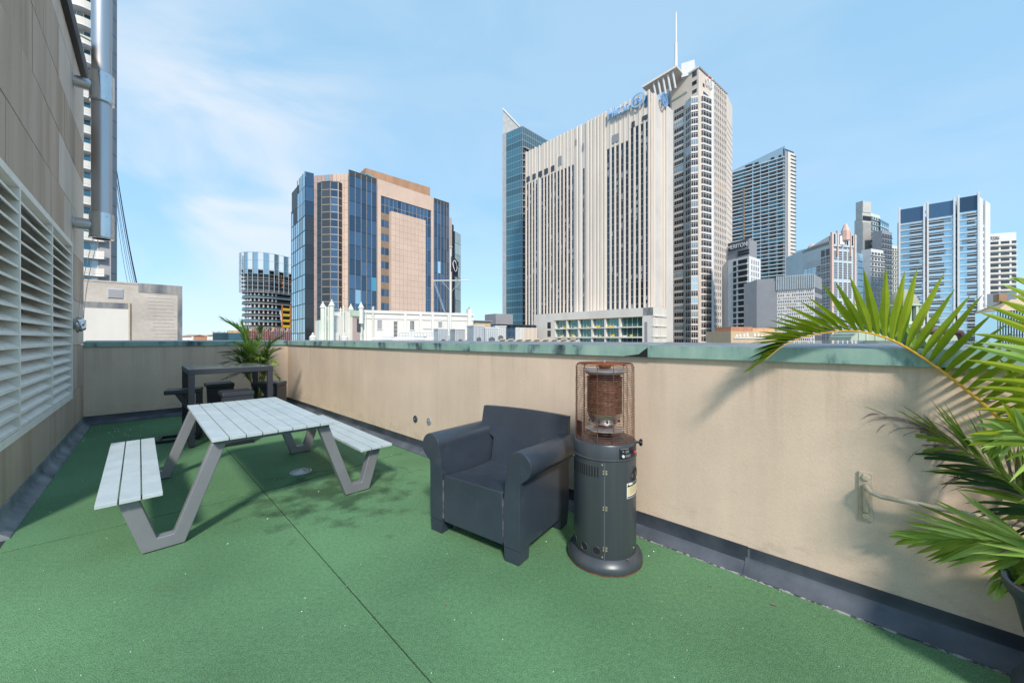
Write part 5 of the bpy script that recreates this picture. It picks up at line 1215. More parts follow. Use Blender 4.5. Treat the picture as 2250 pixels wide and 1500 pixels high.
def bayst(f, p0, p1, p2, ztop, d=2.2):
    x0, x1 = f.x(p0), f.x(p2); xm = f.x(p1); pl = [(x0, 0), (x0+.3, -d*.35), (xm, -d), (x1, 0)]
    f.mb().prism([(x0+.1, 0), (x0+.4, -d*.35+.1), (xm, -d+.15), (x1-.1, 0)], GZ, ztop-.3).build('bay_core', M['mulld'], ci)
    i = 0; z = ztop
    while z > -14:
        f.mb().prism(pl, z-.9, z).build('bay_spandrel', M['citi2'], ci)
        for q in (1, 2):
            a, b = Vector(pl[q]), Vector(pl[q+1]); A_ = f.M @ Vector((a.x, a.y, 0)); B_ = f.M @ Vector((b.x, b.y, 0)); g_ = Fac(A_[:2], B_[:2])
            w = ub('bay_window', M['gdark' if random.random() < .93 else 'gpale'], ci, g_.M, .05, g_.L-.05, .02, .08, z-fh, z-.9)
            k = g_.mb()
            for x in lin(.05, g_.L-.05, 3): k.box(x-.08, x+.08, -.06, .06, z-fh, z-.9)
            k.box(.05, g_.L-.05, -.05, .05, z-1.75, z-1.65); k.build('bay_mullions', M['citi2'], w)
        z -= fh; i += 1
bayst(gl, 1507, 1524, 1534, gl.z(1520, 218)); bayst(gr, 1541, 1554, 1559, gr.z(1550, 216), 2.2)
a, b = gr.x(1568), gr.x(1595.5)
for i, z in enumerate([gr.z(1580, 197)-fh*1.02*i for i in range(44)]):
    if z < -14: break
    k = gr.mb(); xs = lin(a, b, 7)
    for x0, x1 in zip(xs[:-1], xs[1:]): k.box(x0+.5, x1-.45, -.06, .02, z-2.2, z)
    k.build('window_row', M['gdark'] if i not in (14, 15) else M['brownp'], ci)
    gr.mb().box(a-.2, b+.3, -.2, .01, z-2.6, z-2.3).build('sill_band', M['citi2'], ci)
k = gr.mb()
for x in lin(a, b, 7): k.box(x-.35, x+.35, -.35, .01, GZ, gr.z(1580, 193))
k.build('window_piers', M['citi2'], ci); gr.mb().box(gr.x(1560.5), a-.5, -.28, .01, GZ, gr.z(1565, 180)).build('pier_strip', M['greyw'], ci)
k = gc.mb(); z = ZC-14
while z > -14: k.box(.1, gc.L-.3, -.08, .02, z-.35, z); z -= fh
k.build('joint_lines', M['pinkd'], ci)
for p0, p1, z0_, z1_ in ((1521, 1531, 172, 160), (1521, 1531, 190, 181), (1521, 1531, 208, 200)): ub('window', M['gdark'], ci, gl.M, gl.x(p0), gl.x(p1), -.05, .02, gl.z(p0, z0_), gl.z(p0, z1_))
for p0, p1, z0_, z1_ in ((1544, 1548, 190, 182), (1545, 1556, 207, 200)): ub('window', M['gdark'], ci, gr.M, gr.x(p0), gr.x(p1), -.05, .02, gr.z(p0, z0_), gr.z(p0, z1_))
gl.mb().box(-.2, gl.L+.1, -.45, .02, ZC-.4, ZC+.5).build('cornice', M['greyw'], ci); gr.mb().box(-.1, gr.L+.1, -.45, .02, ZC-.4, ZC+.5).build('cornice', M['steel_g'], ci)
gl.mb().box(0, gl.L*.6, -.3, .02, gl.z(1490, 215), gl.z(1490, 211)).build('teal_ledge', M['copperg'], ci)
sign('citi', 'bank_lettering', M['signw'], ci, gr.M @ Matrix.Translation((gr.x(1549), -.8, gr.z(1549, 186))), gr.x(1562)-gr.x(1549), 5.5, .3)
x_, z_ = gr.x(1555.5), gr.z(1555, 178); gr.mb().tube([(x_+2.1*math.cos(t), -.9, z_+1.6*math.sin(t)) for t in lin(.1, math.pi-.1, 8)], .28, 6).build('red_arc', M['signr'], ci, smooth=True)
# roof: canopy, plant, spire
rf = Fac(XY(1411, 196), XY(1492, 186)); zc0, zc1 = top(192, 196), top(147, 186)
gl.mb().box(-9, gl.L*.75, 3, 12, ZC-8, ZC+1.5).build('roof_plant', M['steel_g'], ci)
A_, B_ = P(1411, 193, 200), P(1487, 147, 190); u_ = (B_-A_); back_ = Vector((9, 9, .5)); th = Vector((0, 0, 1.0))
MB().add([A_, B_, B_+back_, A_+back_, A_+th, B_+th, B_+back_+th, A_+back_+th], [(3, 2, 1, 0), (4, 5, 6, 7), (0, 1, 5, 4), (1, 2, 6, 5), (2, 3, 7, 6), (3, 0, 4, 7)]).build('roof_canopy', M['citi2'], ci)
for t in lin(.3, .85, 4):
    p = A_+u_*t; MB().tube([p+Vector((1, 1, 0)), p+Vector((3, 2, -8))], .5, 6).build('canopy_strut', M['greyw'], ci)
MB().prism([tuple(XY(1497, 196)), tuple(XY(1526, 193)), tuple(XY(1530, 203)), tuple(XY(1500, 206))], ZC-1, top(134, 194)).build('roof_drum', M['greyw'], ci)
MB().tube([P(1485, 150, 192), P(1485, 96, 192), P(1485.3, 95, 192), P(1485.3, 28, 192)], [.85, .75, .5, .38], 12).build('spire', M['greyw'], ci, smooth=True)
# --- tall residential tower with balconies
K3 = XY(1724, 300); L3 = XY(1600, 331); R3 = XY(1745, 306); Zr = top(320, 300)
rt = bld('residential_tower', 'tallest distant glass apartment tower with closely stacked balcony slabs', K3)
block(rt, [Vector(L3), Vector(K3), Vector(R3), Vector(R3)+Vector((-10, 30)), Vector(L3)+Vector((8, 30))], GZ, Zr-9, M['gteal'])
fa, fb = Fac(L3, K3), Fac(K3, R3); nfl = 62; fhh = 3.05
gp = [fa.x(p) for p in (1600, 1634, 1637, 1655, 1672, 1690, 1708, 1722)]
for i in range(nfl):
    z = Zr-9-i*fhh
    if z < -18: break
    fa.mb().box(0, fa.L, -1.5, .02, z-.55, z).build('balcony_slab', M['greyw'], rt)
    k = fa.mb()
    for a, b in zip(gp[:-1], gp[1:]):
        if random.random() < .7: s = random.uniform(0, .4)*(b-a); k.box(a+.2+s*.5, b-.2-s, -.12, -.02, z+.05, z+fhh-.6)
    k.build('window_band', M['gdark2' if i % 3 else 'gdark'], rt)
for x in gp[3:]: fa.mb().box(x-.25, x+.25, -1.2, 0, -20, Zr-8).build('party_wall', M['gpale'], rt)
fa.mb().box(gp[1], gp[2], -1.7, 0, -20, Zr-26).build('dark_pier', M['brownp'], rt)
k = fb.mb(); z = Zr-6
while z > -18: k.box(fb.L*.55, fb.L+1.6, -.9, 1.6, z-.4, z); z -= fhh
k.build('end_balconies', M['greyd'], rt, kind='stuff'); fb.mb().box(fb.L*.3, fb.L, -.4, .1, -20, Zr-4).build('cream_end_wall', M['podium'], rt); fb.mb().box(0, fb.L*.25, -.3, .1, -20, Zr-4).build('steel_column', M['steel_g'], rt)
fa.mb().prism([(0, Zr-9), (fa.L, Zr-9), (fa.L, Zr), (0, Zr-8)], .3, .6, 'y').build('glass_crown', M['gpale'], rt); fb.mb().box(0, fb.L+.2, .3, 3, Zr-8, Zr-2).build('crown_box', M['gblue'], rt)
# --- lettered apartment block
K4 = XY(1646, 168); f4_ = Fac(XY(1600, 178), K4); f4b = Fac(K4, XY(1671, 176)); Z4 = top(562, 168)
me_ = bld('lettered_apartment_block', 'white apartment block with dark grey lettered top storey beside the banking tower', K4)
block(me_, [Vector(XY(1600, 178)), Vector(K4), Vector(XY(1671, 176)), Vector(XY(1671, 176))+Vector((-6, 14)), Vector(XY(1600, 178))+Vector((6, 16))], GZ, Z4, M['greyw'])
z = Z4-1; i = 0
while z > -12:
    ub('window_band', M['gdark'], me_, f4_.M, f4_.x(1622), f4_.L-.9, -.06, .1, z-2.0, z); f4_.mb().box(f4_.x(1620), f4_.L-.5, -.9, .02, z-2.5, z-2.1).build('balcony_slab', M['greyw'], me_)
    ub('window', M['gdark2'], me_, f4_.M, f4_.x(1611), f4_.x(1618), -.05, .05, z-2.0, z)
    k = f4b.mb()
    for x in lin(f4b.L*.2, f4b.L*.95, 4)[:-1]: k.box(x, x+.75, -.05, .02, z-2.2, z-.3)
    k.build('window_row', M['gdark2'], me_); z -= 2.72
K4t = XY(1644, 168.6); ft = Fac(XY(1600, 178.2), XY(1646, 169)); Zt4 = top(525, 169)
block(me_, [Vector(XY(1600, 178.3)), Vector(XY(1645, 168.9)), Vector(XY(1663, 174)), Vector(XY(1663, 174))+Vector((-6, 12)), Vector(XY(1600, 178.3))+Vector((6, 12))], Z4+.02, Zt4, M['steel_g'], 'top_storey')
ft.mb().box(ft.x(1600), ft.L-.1, -.25, .3, Z4+4.4, Zt4+.2).build('sign_board', M['greyd'], me_)
sign('MERITON', 'roof_lettering', M['signw'], me_, ft.M @ Matrix.Translation((ft.x(1600.5), -.5, Zt4-3.0)), ft.x(1643)-ft.x(1600.5), 1.9, .2)
k = ft.mb()
for j in range(2):
    for x in lin(ft.x(1622), ft.x(1644), 8): k.box(x, x+.55, -.3, .0, Z4+1+j*1.3, Z4+2+j*1.3)
k.build('top_windows', M['gdark2'], me_)
# --- grey perforated office block
K5 = XY(1790, 112); f5_ = Fac(XY(1663, 121.5), K5); f5b = Fac(K5, XY(1806, 119)); Z5 = top(601, 112)
go = bld('grey_office_block', 'grey windowless flank and perforated front office block with ribbed crown', K5)
block(go, [Vector(XY(1663, 121.5)), Vector(K5), Vector(XY(1806, 119)), Vector(XY(1806, 119))+Vector((-9, 10)), Vector(XY(1663, 121.5))+Vector((2, 10))], GZ, Z5-.3, M['steel_g'])
xs0 = f5_.x(1707); f5_.mb().box(0, xs0-.1, -.3, .02, GZ, Z5-1.2).build('blank_flank', M['steel_g'], go)
k = f5_.mb(); zc = Z5-4.3
for x in lin(xs0, f5_.L-.1, 21): k.box(x-.13, x+.13, -.55, 0, zc, Z5)
k.build('crown_ribs', M['hvac'], go)
f5_.mb().box(xs0, f5_.L, -.12, .02, -10, zc).build('perforated_screen', M['greyw'], go)
z = zc-.4; r_ = 0
while z > -3:
    k = f5_.mb(); k2 = f5_.mb(); cols = lin(xs0+.15, f5_.L-.2, 20)
    for i, x in enumerate(cols[:-1]):
        w_ = (cols[1]-cols[0])*.5
        (k if (random.random() < .86 and (i+r_) % 1 == 0) else k2).box(x+.05+(w_*.4 if r_ % 2 else 0), x+.05+w_+(w_*.4 if r_ % 2 else 0), -.16, -.1, z-.68, z)
    if k.v: k.build('window_row', M['gdark2'] if r_ % 2 else M['brownp'], go, kind='stuff')
    if k2.v: k2.build('blind_row', M['cement'], go, kind='stuff')
    z -= .98; r_ += 1
k = f5b.mb(); z = Z5-4
while z > -6: k.box(.05, f5b.L-.05, -.08, .02, z-1.5, z); z -= 2.9
k.build('side_bands', M['greyd'], go)
# --- low brick block in front of it
lb = bld('brick_rooftop_block', 'low orange brick block with white roof clutter in front of the grey office', XY(1640, 95)); f = Fac(XY(1606, 95), XY(1720, 100))
f.mb().box(0, f.L, 0, 8, GZ, top(728, 97)).build('wall', M['tan'], lb); f.mb().box(f.x(1612), f.x(1660), .8, 6, top(728, 97), top(718, 97)).build('brick_storey', M['brick'], lb); f.mb().box(f.x(1662), f.x(1712), 1.2, 6, top(728, 97), top(720, 97)).build('brick_storey', M['wood'], lb)
for px in (1617, 1624, 1633, 1640, 1656, 1664, 1672): f.mb().box(f.x(px), f.x(px+4), -.1, .7, top(740, 97), top(736-random.random()*5, 97)).build('roof_unit', M['greyw'], lb)
f.mb().box(f.x(1612), f.x(1700), -.2, .1, top(744, 96), top(741, 96)).build('parapet', M['wht'], lb)
# --- pale blue tower with salmon trim
K6 = XY(1826, 200); f6_ = Fac(K6, XY(1882, 205)); f6l = Fac(XY(1763, 222), K6); Z6 = top(520, 200)
pk = bld('salmon_trim_tower', 'pale blue office tower with salmon pink ribs and a pink spire', K6)
block(pk, [Vector(XY(1763, 222)), Vector(K6), Vector(XY(1882, 205)), Vector(XY(1882, 205))+Vector((2, 20)), Vector(XY(1763, 222))+Vector((5, 20))], GZ, Z6-2, M['paleb'])
MB(f6l.M).prism([(0, Z6-4), (f6l.L-1.5, Z6-4), (f6l.L-1.5, Z6+.8), (0, Z6-3)], .0, 8, 'y').build('sloped_roof', M['greyw'], pk)
f6x = Fac(XY(1748, 236), XY(1763, 232)); f6x.mb().box(0, f6x.L+2, 0, 12, GZ, top(549, 233)).build('rear_wing', M['gpale'], pk)
for px in (1826, 1876): x = f6_.x(px); f6_.mb().box(x-.5, x+.5, -.8, .02, GZ, top(512, 201)).build('salmon_rib', M['salmon'], pk)
for px in (1838, 1867): x = f6_.x(px); f6_.mb().box(x-.35, x+.35, -.8, .02, Z6-10, top(507, 201)).build('salmon_rib', M['salmon'], pk)
f6_.mb().box(0, f6_.L*.97, -.4, .02, Z6-5, top(513, 201)).build('crown_wall', M['paleb'], pk)
xm = f6_.x(1852.5); ks = MB(f6_.M @ Matrix.Translation((xm, -1.2, 0))); ks.lathe([(0, top(532, 201)), (1.9, top(528, 201)), (2.0, top(507, 201)), (1.2, top(499, 201)), (.8, top(494, 201)), (.12, top(490, 201)), (.03, top(480, 201))], 8); ks.build('pink_spire', M['salmon'], pk)
rows6 = ((541, 547), (552, 572), (577, 613), (620, 655), (661, 698), (704, 735), (740, 760))
for a, b in rows6:
    xs = lin(f6_.x(1831), f6_.x(1872), 4)
    for x0, x1 in zip(xs[:-1], xs[1:]):
        w_ = ub('window_panel', M['gdark'], pk, f6_.M, x0+.5, x1-.5, -.06, .05, top(b, 202), top(a, 202))
        k = f6_.mb(); nz_ = max(1, round((b-a)/5))
        for z in lin(top(b, 202), top(a, 202), nz_): k.box(x0+.5, x1-.5, -.12, -.05, z-.09, z+.09)
        for x in lin(x0+.5, x1-.5, 3): k.box(x-.07, x+.07, -.12, -.05, top(b, 202), top(a, 202))
        k.build('glazing_bars', M['mullw'], w_)
for px in (1832, 1844, 1860, 1871): x = f6_.x(px); ub('slit_window', M['gdark'], pk, f6_.M, x-.5, x+.5, -.5, -.35, top(538, 202), top(516, 202))
xs = lin(f6l.x(1766), f6l.x(1824), 6); 
for j in range(15):
    zt6 = Z6-14-j*4.2
    for i, (x0, x1) in enumerate(zip(xs[:-1], xs[1:])):
        zz_ = zt6+(8 if i >= 4 else (4 if i == 5 else 0))
        if zz_ < -12: continue
        ub('window_panel', M['gblue2' if i < 3 and j < 4 else 'gdark'], pk, f6l.M, x0+.35, x1-.35, -.06, .05, zz_-3.6, zz_)
k = f6l.mb()
for z in lin(-12, Z6-12, 34): k.box(xs[0], xs[-1], -.12, -.05, z-.12, z+.12)
for x in lin(xs[0], xs[-1], 18): k.box(x-.09, x+.09, -.12, -.05, -12, Z6-10)
k.build('glazing_bars', M['mullw'], pk, kind='stuff')
MB(f6l.M).lathe([(0, 0)], 4) if False else None
q = f6l.M @ Vector((f6l.L*.2, 3, Z6-2.5)); MB(Matrix.Translation(q)).lathe([(2.6, -1), (2.6, 1.2), (1.6, 2.6), (0, 3.0)], 10).build('pink_turret', M['salmon'], pk)
# --- slender grey and green tower group
K7 = XY(1913, 258); s7 = bld('slender_tower', 'slender grey green apartment tower with tall blank concrete slab', K7)
f7_ = Fac(XY(1895, 256), K7); Z7 = top(441, 256); f7_.mb().box(0, f7_.L, 0, 4, GZ, Z7).build('concrete_slab', M['cement'], s7); f7_.mb().box(.1, f7_.L-.1, -.3, .0, top(466, 256), Z7-.1).build('pale_top', M['cement'], s7)
f7_.mb().box(.1, f7_.L-.1, -.3, .0, GZ, top(488, 256)).build('dark_cladding', M['slabd'], s7)
k = f7_.mb()
for i in range(9): k.box(f7_.L*i/9+.2, f7_.L*(i+1)/9-.2, -.35, .0, top(484, 256), top(474, 256))
k.build('plant_louvres', M['gdark2'], s7)
def stack(root, f, z1, wallm, winm, fh_, nwin, slabm, d=5, gz=-14, ratio=.55, slab=.8, kind=True):
    f.mb().box(0, f.L, 0, d, GZ, z1).build('wall', M[wallm], root); z = z1-fh_*.6; kw = f.mb(); ks_ = f.mb()
    while z > gz:
        for a, b in zip(lin(0, f.L, nwin)[:-1], lin(0, f.L, nwin)[1:]):
            w_ = (b-a); s = w_*(1-ratio)/2; kw.box(a+s, b-s, -.06, .02, z-fh_*.55, z)
        ks_.box(-.1, f.L+.1, -slab, .02, z-fh_*.72, z-fh_*.60); z -= fh_
    kw.build('windows', M[winm], root, kind='stuff'); ks_.build('floor_bands', M[slabm], root, kind='stuff')
stack(s7, Fac(XY(1880, 262), XY(1894.8, 260)), top(482, 261), 'mint', 'gteal', 3.6, 3, 'gpale'); stack(s7, Fac(XY(1913.2, 258), XY(1934, 264)), top(470, 260), 'mint', 'gdark2', 3.6, 4, 'gpale', ratio=.7)
stack(s7, Fac(XY(1934.2, 262), XY(1953, 272)), top(486, 266), 'gteal', 'gpale', 3.6, 4, 'greyw', slab=.3)
w7 = bld('white_apartment_block', 'white apartment block in front of the slender grey tower', XY(1925, 235)); stack(w7, Fac(XY(1914, 233), XY(1941, 238)), top(548, 235), 'greyw', 'gdark2', 3.3, 4, 'greyw', ratio=.75)
d7 = bld('dark_apartment_block', 'dark glassy apartment block right of the slender tower', XY(1945, 250)); stack(d7, Fac(XY(1938, 247), XY(1960, 252)), top(508, 249), 'steel_g', 'gdark', 3.4, 4, 'greyd', ratio=.8, slab=.4)
p7 = bld('pale_distant_block', 'narrow pale block between the slender tower and the banded tower', XY(1965, 300)); stack(p7, Fac(XY(1960, 300), XY(1976, 303)), top(540, 301), 'podium', 'ggreen', 3.6, 3, 'podium', ratio=.7)
m7 = bld('mint_low_wing', 'pale glazed wing behind the salmon trimmed tower', XY(1890, 225)); stack(m7, Fac(XY(1876, 222), XY(1896, 228)), top(556, 225), 'gpale', 'gpale', 3.8, 4, 'paleb', slab=.3)
# --- banded blue glass tower with two dark slots
b8 = bld('banded_glass_tower', 'wide banded blue glass tower split by two dark vertical slots', XY(2150, 185))
A8, B8 = XY(1974, 205), XY(2150, 186); f8 = Fac(A8, B8); block(b8, back(A8, B8, 7), GZ, top(462, 205)-6, M['mulld'])
tops = {0: f8.z(1974, 462), 1: f8.z(2037, 450), 2: f8.z(2104, 436)}
for i, (p0, p1) in enumerate(((1976, 2030), (2038, 2096), (2105, 2149))):
    x0, x1 = f8.x(p0), f8.x(p1); z1 = tops[i]
    f8.mb().box(x0, x1, -.6, .5, GZ, z1).build('glass_bay', M['gblue2' if i != 9 else 'gblue'], b8)
    f8.mb().box(x0+.1, x1-.1, -.75, -.55, z1-7.5, z1-.1).build('dark_crown', M['gblue'], b8)
    for x in (x0, x1): f8.mb().box(x-.35, x+.35, -1.5, .4, GZ, z1+1.3).build('white_rib', M['greyw'], b8)
    z = z1-8.2; j = 0; xs = f8.x(p0+(p1-p0)*(.42, .62, .45)[i])
    kw = f8.mb(); kd = f8.mb(); kg = f8.mb()
    while z > -14:
        kw.box(x0+.4, x1-.4, -1.15, -.55, z-.42, z)
        a, b = (xs, x1-.4) if i != 1 else (x0+.4, xs)
        if i == 1 and j > 20: a, b = x0+(x1-x0)*.3, x0+(x1-x0)*.62
        kd.box(a, b-random.uniform(0, .3)*(b-a)*(random.random() < .5), -.72, -.58, z-2.5, z-.9); kw.box(a, b, -1.4, -.6, z-1.75, z-1.5)
        if random.random() < .35: q = random.uniform(x0+.5, x1-3); kg.box(q, q+random.uniform(1, 4), -.7, -.59, z-2.6, z-.5)
        z -= 3.25; j += 1
    kw.build('floor_bands', M['greyw'], b8, kind='stuff'); kd.build('dark_louvres', M['gdark2'], b8, kind='stuff'); kg.build('pale_blinds', M['gpale'], b8, kind='stuff')
for p0, p1, z1 in ((2030.5, 2037, 455), (2096.5, 2104, 442)):
    k = f8.mb(); z = f8.z(p0, z1)-2
    while z > -14: k.box(f8.x(p0)+.4, f8.x(p1)-.4, -.2, .02, z-1.6, z); z -= 3.25
    k.build('slot_windows', M['gteal'], b8, kind='stuff')
f8b = Fac(XY(2151, 186), XY(2176, 197)); f8b.mb().box(0, f8b.L*.35, 0, 12, GZ, top(433, 187)).build('end_wall', M['greyw'], b8); f8b.mb().box(f8b.L*.55, f8b.L, 0, 12, GZ, top(440, 192)).build('end_wall', M['greyw'], b8); f8b.mb().box(f8b.L*.35, f8b.L*.55, .6, 12, GZ, top(446, 190)).build('end_recess', M['gdark2'], b8)
k = f8b.mb(); z = 60
while z > -14: k.box(f8b.L*.36, f8b.L*.54, .45, .62, z-1.2, z); z -= 3.25
k.build('recess_spandrels', M['greyw'], b8)
# --- white hotel at right with lettering
h9 = bld('white_hotel', 'white stepped balcony hotel with roof lettering at far right', XY(2210, 200)); f9 = Fac(XY(2168, 204), XY(2233, 200)); Z9 = top(512, 202)
f9.mb().box(0, f9.L, 0, 5, GZ, Z9).build('wall', M['greyw'], h9)
z = Z9-4.5
while z > -14:
    for p0, p1 in ((2172, 2194), (2199, 2218), (2223, 2233)):
        ub('window_band', M['gdark2'], h9, f9.M, f9.x(p0), f9.x(p1), -.08, .05, z-1.5, z); 
    f9.mb().box(0, f9.L, -.9, .02, z-2.5, z-1.6).build('balcony_front', M['podium'], h9); z -= 3.05
sign('TON', 'roof_lettering', M['greyd'], h9, f9.M @ Matrix.Translation((f9.x(2175), -.35, f9.z(2175, 528))), f9.x(2194)-f9.x(2175), 1.9, .15)
# --- right edge: glazed block with tan hipped roof, lettered white block behind
r10 = bld('tan_roofed_block', 'blue glazed block with tan hipped roof behind the palm at right edge', XY(2230, 110)); f10 = Fac(XY(2192, 114), XY(2330, 108)); z10 = top(682, 112)
f10.mb().box(0, f10.L, 0, 12, GZ, z10).build('wall', M['gblue2'], r10)
k = grid_mb(f10, lin(0, f10.L, 22), lin(-12, z10, 9), .14, .14, -.2, -.05); k.build('glazing_grid', M['mulld'], r10)
x0 = f10.x(2193); x1 = f10.L; zr_ = top(655, 112)
MB(f10.M).add([(x0-.5, -.8, z10), (x1, -.8, z10), (x1, 13, z10), (x0-.5, 13, z10), (x0+4.5, 4.5, zr_), (x1-4, 4.5, zr_), (x1-4, 7, zr_), (x0+4.5, 7, zr_)], [(3, 2, 1, 0), (4, 5, 6, 7), (0, 1, 5, 4), (1, 2, 6, 5), (2, 3, 7, 6), (3, 0, 4, 7)]).build('hipped_roof', M['tan'], r10)
f10.mb().box(f10.x(2218), f10.x(2236), 5, 8, zr_-.5, top(641, 112)).build('roof_box', M['brownc'], r10)
r11 = bld('white_lettered_block', 'white low block with small grey lettering at the right edge', XY(2245, 160)); f11 = Fac(XY(2234, 160), XY(2330, 160)); f11.mb().box(0, f11.L, 0, 10, GZ, top(640, 160)).build('wall', M['greyw'], r11)
sign('Ste', 'lettering', M['steel_g'], r11, f11.M @ Matrix.Translation((f11.x(2237), -.2, top(652, 160))), 2.4, 1.3, .1)
# --- domed heritage roof
dm_ = bld('copper_dome', 'brown copper dome on arched green drum behind the palm', XY(1980, 75)); dc = XY(1983, 75); DMx = Matrix.Translation((dc[0], dc[1], 0)); rr = 30/F*75
MB(DMx).lathe([(rr*.86, top(673, 75)), (rr*.86, top(668, 75)), (rr*.80, top(660, 75)), (rr*.64, top(649, 75)), (rr*.40, top(641, 75)), (rr*.12, top(637.5, 75)), (.1, top(634, 75)), (0, top(630, 75))], 28).build('dome', M['domeb'], dm_, smooth=True)
MB(DMx).lathe([(rr*.92, top(675, 75)), (rr*.98, top(673.5, 75)), (rr*.98, top(671.5, 75)), (rr*.86, top(670, 75))], 28).build('cornice', M['copperg'], dm_, smooth=True)
MB(DMx).lathe([(rr*.72, top(720, 75)), (rr*.72, top(675, 75))], 28).build('drum_core', M['gdark2'], dm_, smooth=True)
for i in range(12):
    k = MB(DMx @ Matrix.Rotation(R(i*30+8), 4, 'Z')); k.box(-.28, .28, -rr*.9, -rr*.7, top(712, 75), top(675, 75)); k.build('drum_pier', M['copperg'], dm_)
MB(DMx).lathe([(rr*.95, top(716, 75)), (rr*1.02, top(713, 75)), (rr*.95, top(708, 75)), (rr*.85, top(707, 75))], 28).build('drum_base', M['copperg'], dm_, smooth=True)
MB(DMx).lathe([(rr*1.9, GZ), (rr*1.9, top(744, 75)), (rr*1.0, top(716, 75))], 8).build('roof_skirt', M['copperg'], dm_)
cv = bld('copper_vault', 'pale green copper barrel roof just above the parapet behind the palm', XY(1960, 55)); k = MB(); n = 14; A_, B_ = Vector(XY(1868, 52)), Vector(XY(2110, 48)); d_ = (B_-A_).normalized(); nn_ = Vector((-d_.y, d_.x)); L_ = (B_-A_).length
vs = []
for i in range(n+1):
    a = math.pi*i/n; x = L_/2-L_/2*math.cos(a); z = top(748, 50)+(top(716, 50)-top(748, 50))*math.sin(a)
    for q in (0, 7): p = A_+d_*x+nn_*q; vs.append((p.x, p.y, z))
k.add(vs, [(2*i, 2*i+2, 2*i+3, 2*i+1) for i in range(n)]+[tuple(2*i for i in range(n+1)), tuple(2*i+1 for i in range(n+1))[::-1]]); k.build('vault', M['copperg'], cv)
for i in range(1, n):
    a, b = Vector(vs[2*i]), Vector(vs[2*i+1]); MB().tube([a+Vector((0, -.05, .05)), b+Vector((0, 0, .05))], .06, 4).build('seam', M['copperg'], cv)
for i in range(1, 11):
    a = math.pi*(.12+.76*i/11); x = L_/2-L_/2*math.cos(a); z = top(748, 50)+(top(716, 50)-top(748, 50))*math.sin(a)-.05; p = A_+d_*x; MB().box(p.x-.04, p.x+.04, p.y-.1, p.y+.02, top(748, 50), z).build('seam', M['mint'], cv)
# --- white heritage roof storey with turrets
f12 = Fac(XY(798, 42), XY(1040, 48)); hz_ = f12.z(800, 683)
wh = bld('white_heritage_block', 'long white rendered roof storey with pilasters and small windows', XY(900, 44))
f12.mb().box(0, f12.L, 0, 6, GZ, hz_).build('wall', M['wht'], wh)
f12.mb().box(-.05, f12.L+.05, -.14, -.01, hz_-.22, hz_+.10).build('cornice', M['wht'], wh); f12.mb().box(0, f12.L, -.07, -.01, hz_-.85, hz_-.72).build('string_course', M['wht'], wh)
for px in (801, 890, 923.5, 950, 985): x = f12.x(px); f12.mb().box(x-.14, x+.14, -.2, -.01, GZ, hz_-.23).build('pilaster', M['wht'], wh)
for p0, p1, y0_, y1_, m_ in ((829, 839, 723, 703, 'steel_g'), (901, 910, 724, 705, 'gdark2'), (931, 946, 721, 705, 'greyw'), (963, 971, 720, 707, 'steel_g'), (865, 873, 741, 706, 'gdark2')):
    x0, x1 = f12.x(p0), f12.x(p1); z0_, z1_ = f12.z(p0, y0_), f12.z(p0, y1_); w_ = ub('window', M[m_], wh, f12.M, x0, x1, -.03, .05, z0_, z1_)
    k = f12.mb(); k.box(x0-.06, x1+.06, -.09, -.01, z1_, z1_+.07); k.box(x0-.06, x1+.06, -.11, -.01, z0_-.07, z0_); k.box(x0-.06, x0, -.06, -.01, z0_, z1_); k.box(x1, x1+.06, -.06, -.01, z0_, z1_); k.build('window_surround', M['wht'], w_)
    if m_ == 'gdark2':
        k = f12.mb()
        for x in lin(x0, x1, 3): k.box(x-.015, x+.015, -.05, -.02, z0_, z1_)
        for z in lin(z0_, z1_, 4): k.box(x0, x1, -.05, -.02, z-.015, z+.015)
        k.build('window_bars', M['wht'], w_)
f12.mb().tube([(f12.x(818), -.16, -3), (f12.x(818), -.16, f12.z(818, 674))], .05, 8).build('downpipe', M['wht'], wh, smooth=True); f12.mb().tube([(f12.x(820.5), -.16, -3), (f12.x(820.5), -.16, f12.z(818, 673))], .05, 8).build('downpipe', M['wht'], wh, smooth=True)
k = f12.mb(); k.box(f12.x(858), f12.x(892), -1.3, -.2, -.05, .05)
for px in (860, 870, 880, 891): k.tube([(f12.x(px), -1.25, 0), (f12.x(px), -1.25, 1.05)], .025, 5)
for z in (.5, 1.05): k.tube([(f12.x(860), -1.25, z), (f12.x(891), -1.25, z)], .025, 5)
for z in lin(-2, -.1, 5): k.box(f12.x(866)-.0, f12.x(874), -1.9+z*.3, -1.3+z*.3, z, z+.05)
k.build('access_landing', M['hvac'], wh)
x = f12.x(1031); f12.mb().box(x-.25, x+.25, -.2, .4, GZ, f12.z(1031, 679)).build('chimney', M['wht'], wh); f12.mb().tube([(x, .1, f12.z(1031, 679)), (x, .1, f12.z(1031, 675))], .1, 8).build('chimney_pot', M['brick'], wh)
MB(f12.M).prism([(.2, hz_-.6), (2.5, hz_+.25), (5, hz_-.6)], f12.x(1005), f12.x(1028), 'x').build('pitched_roof', M['cement'], wh)
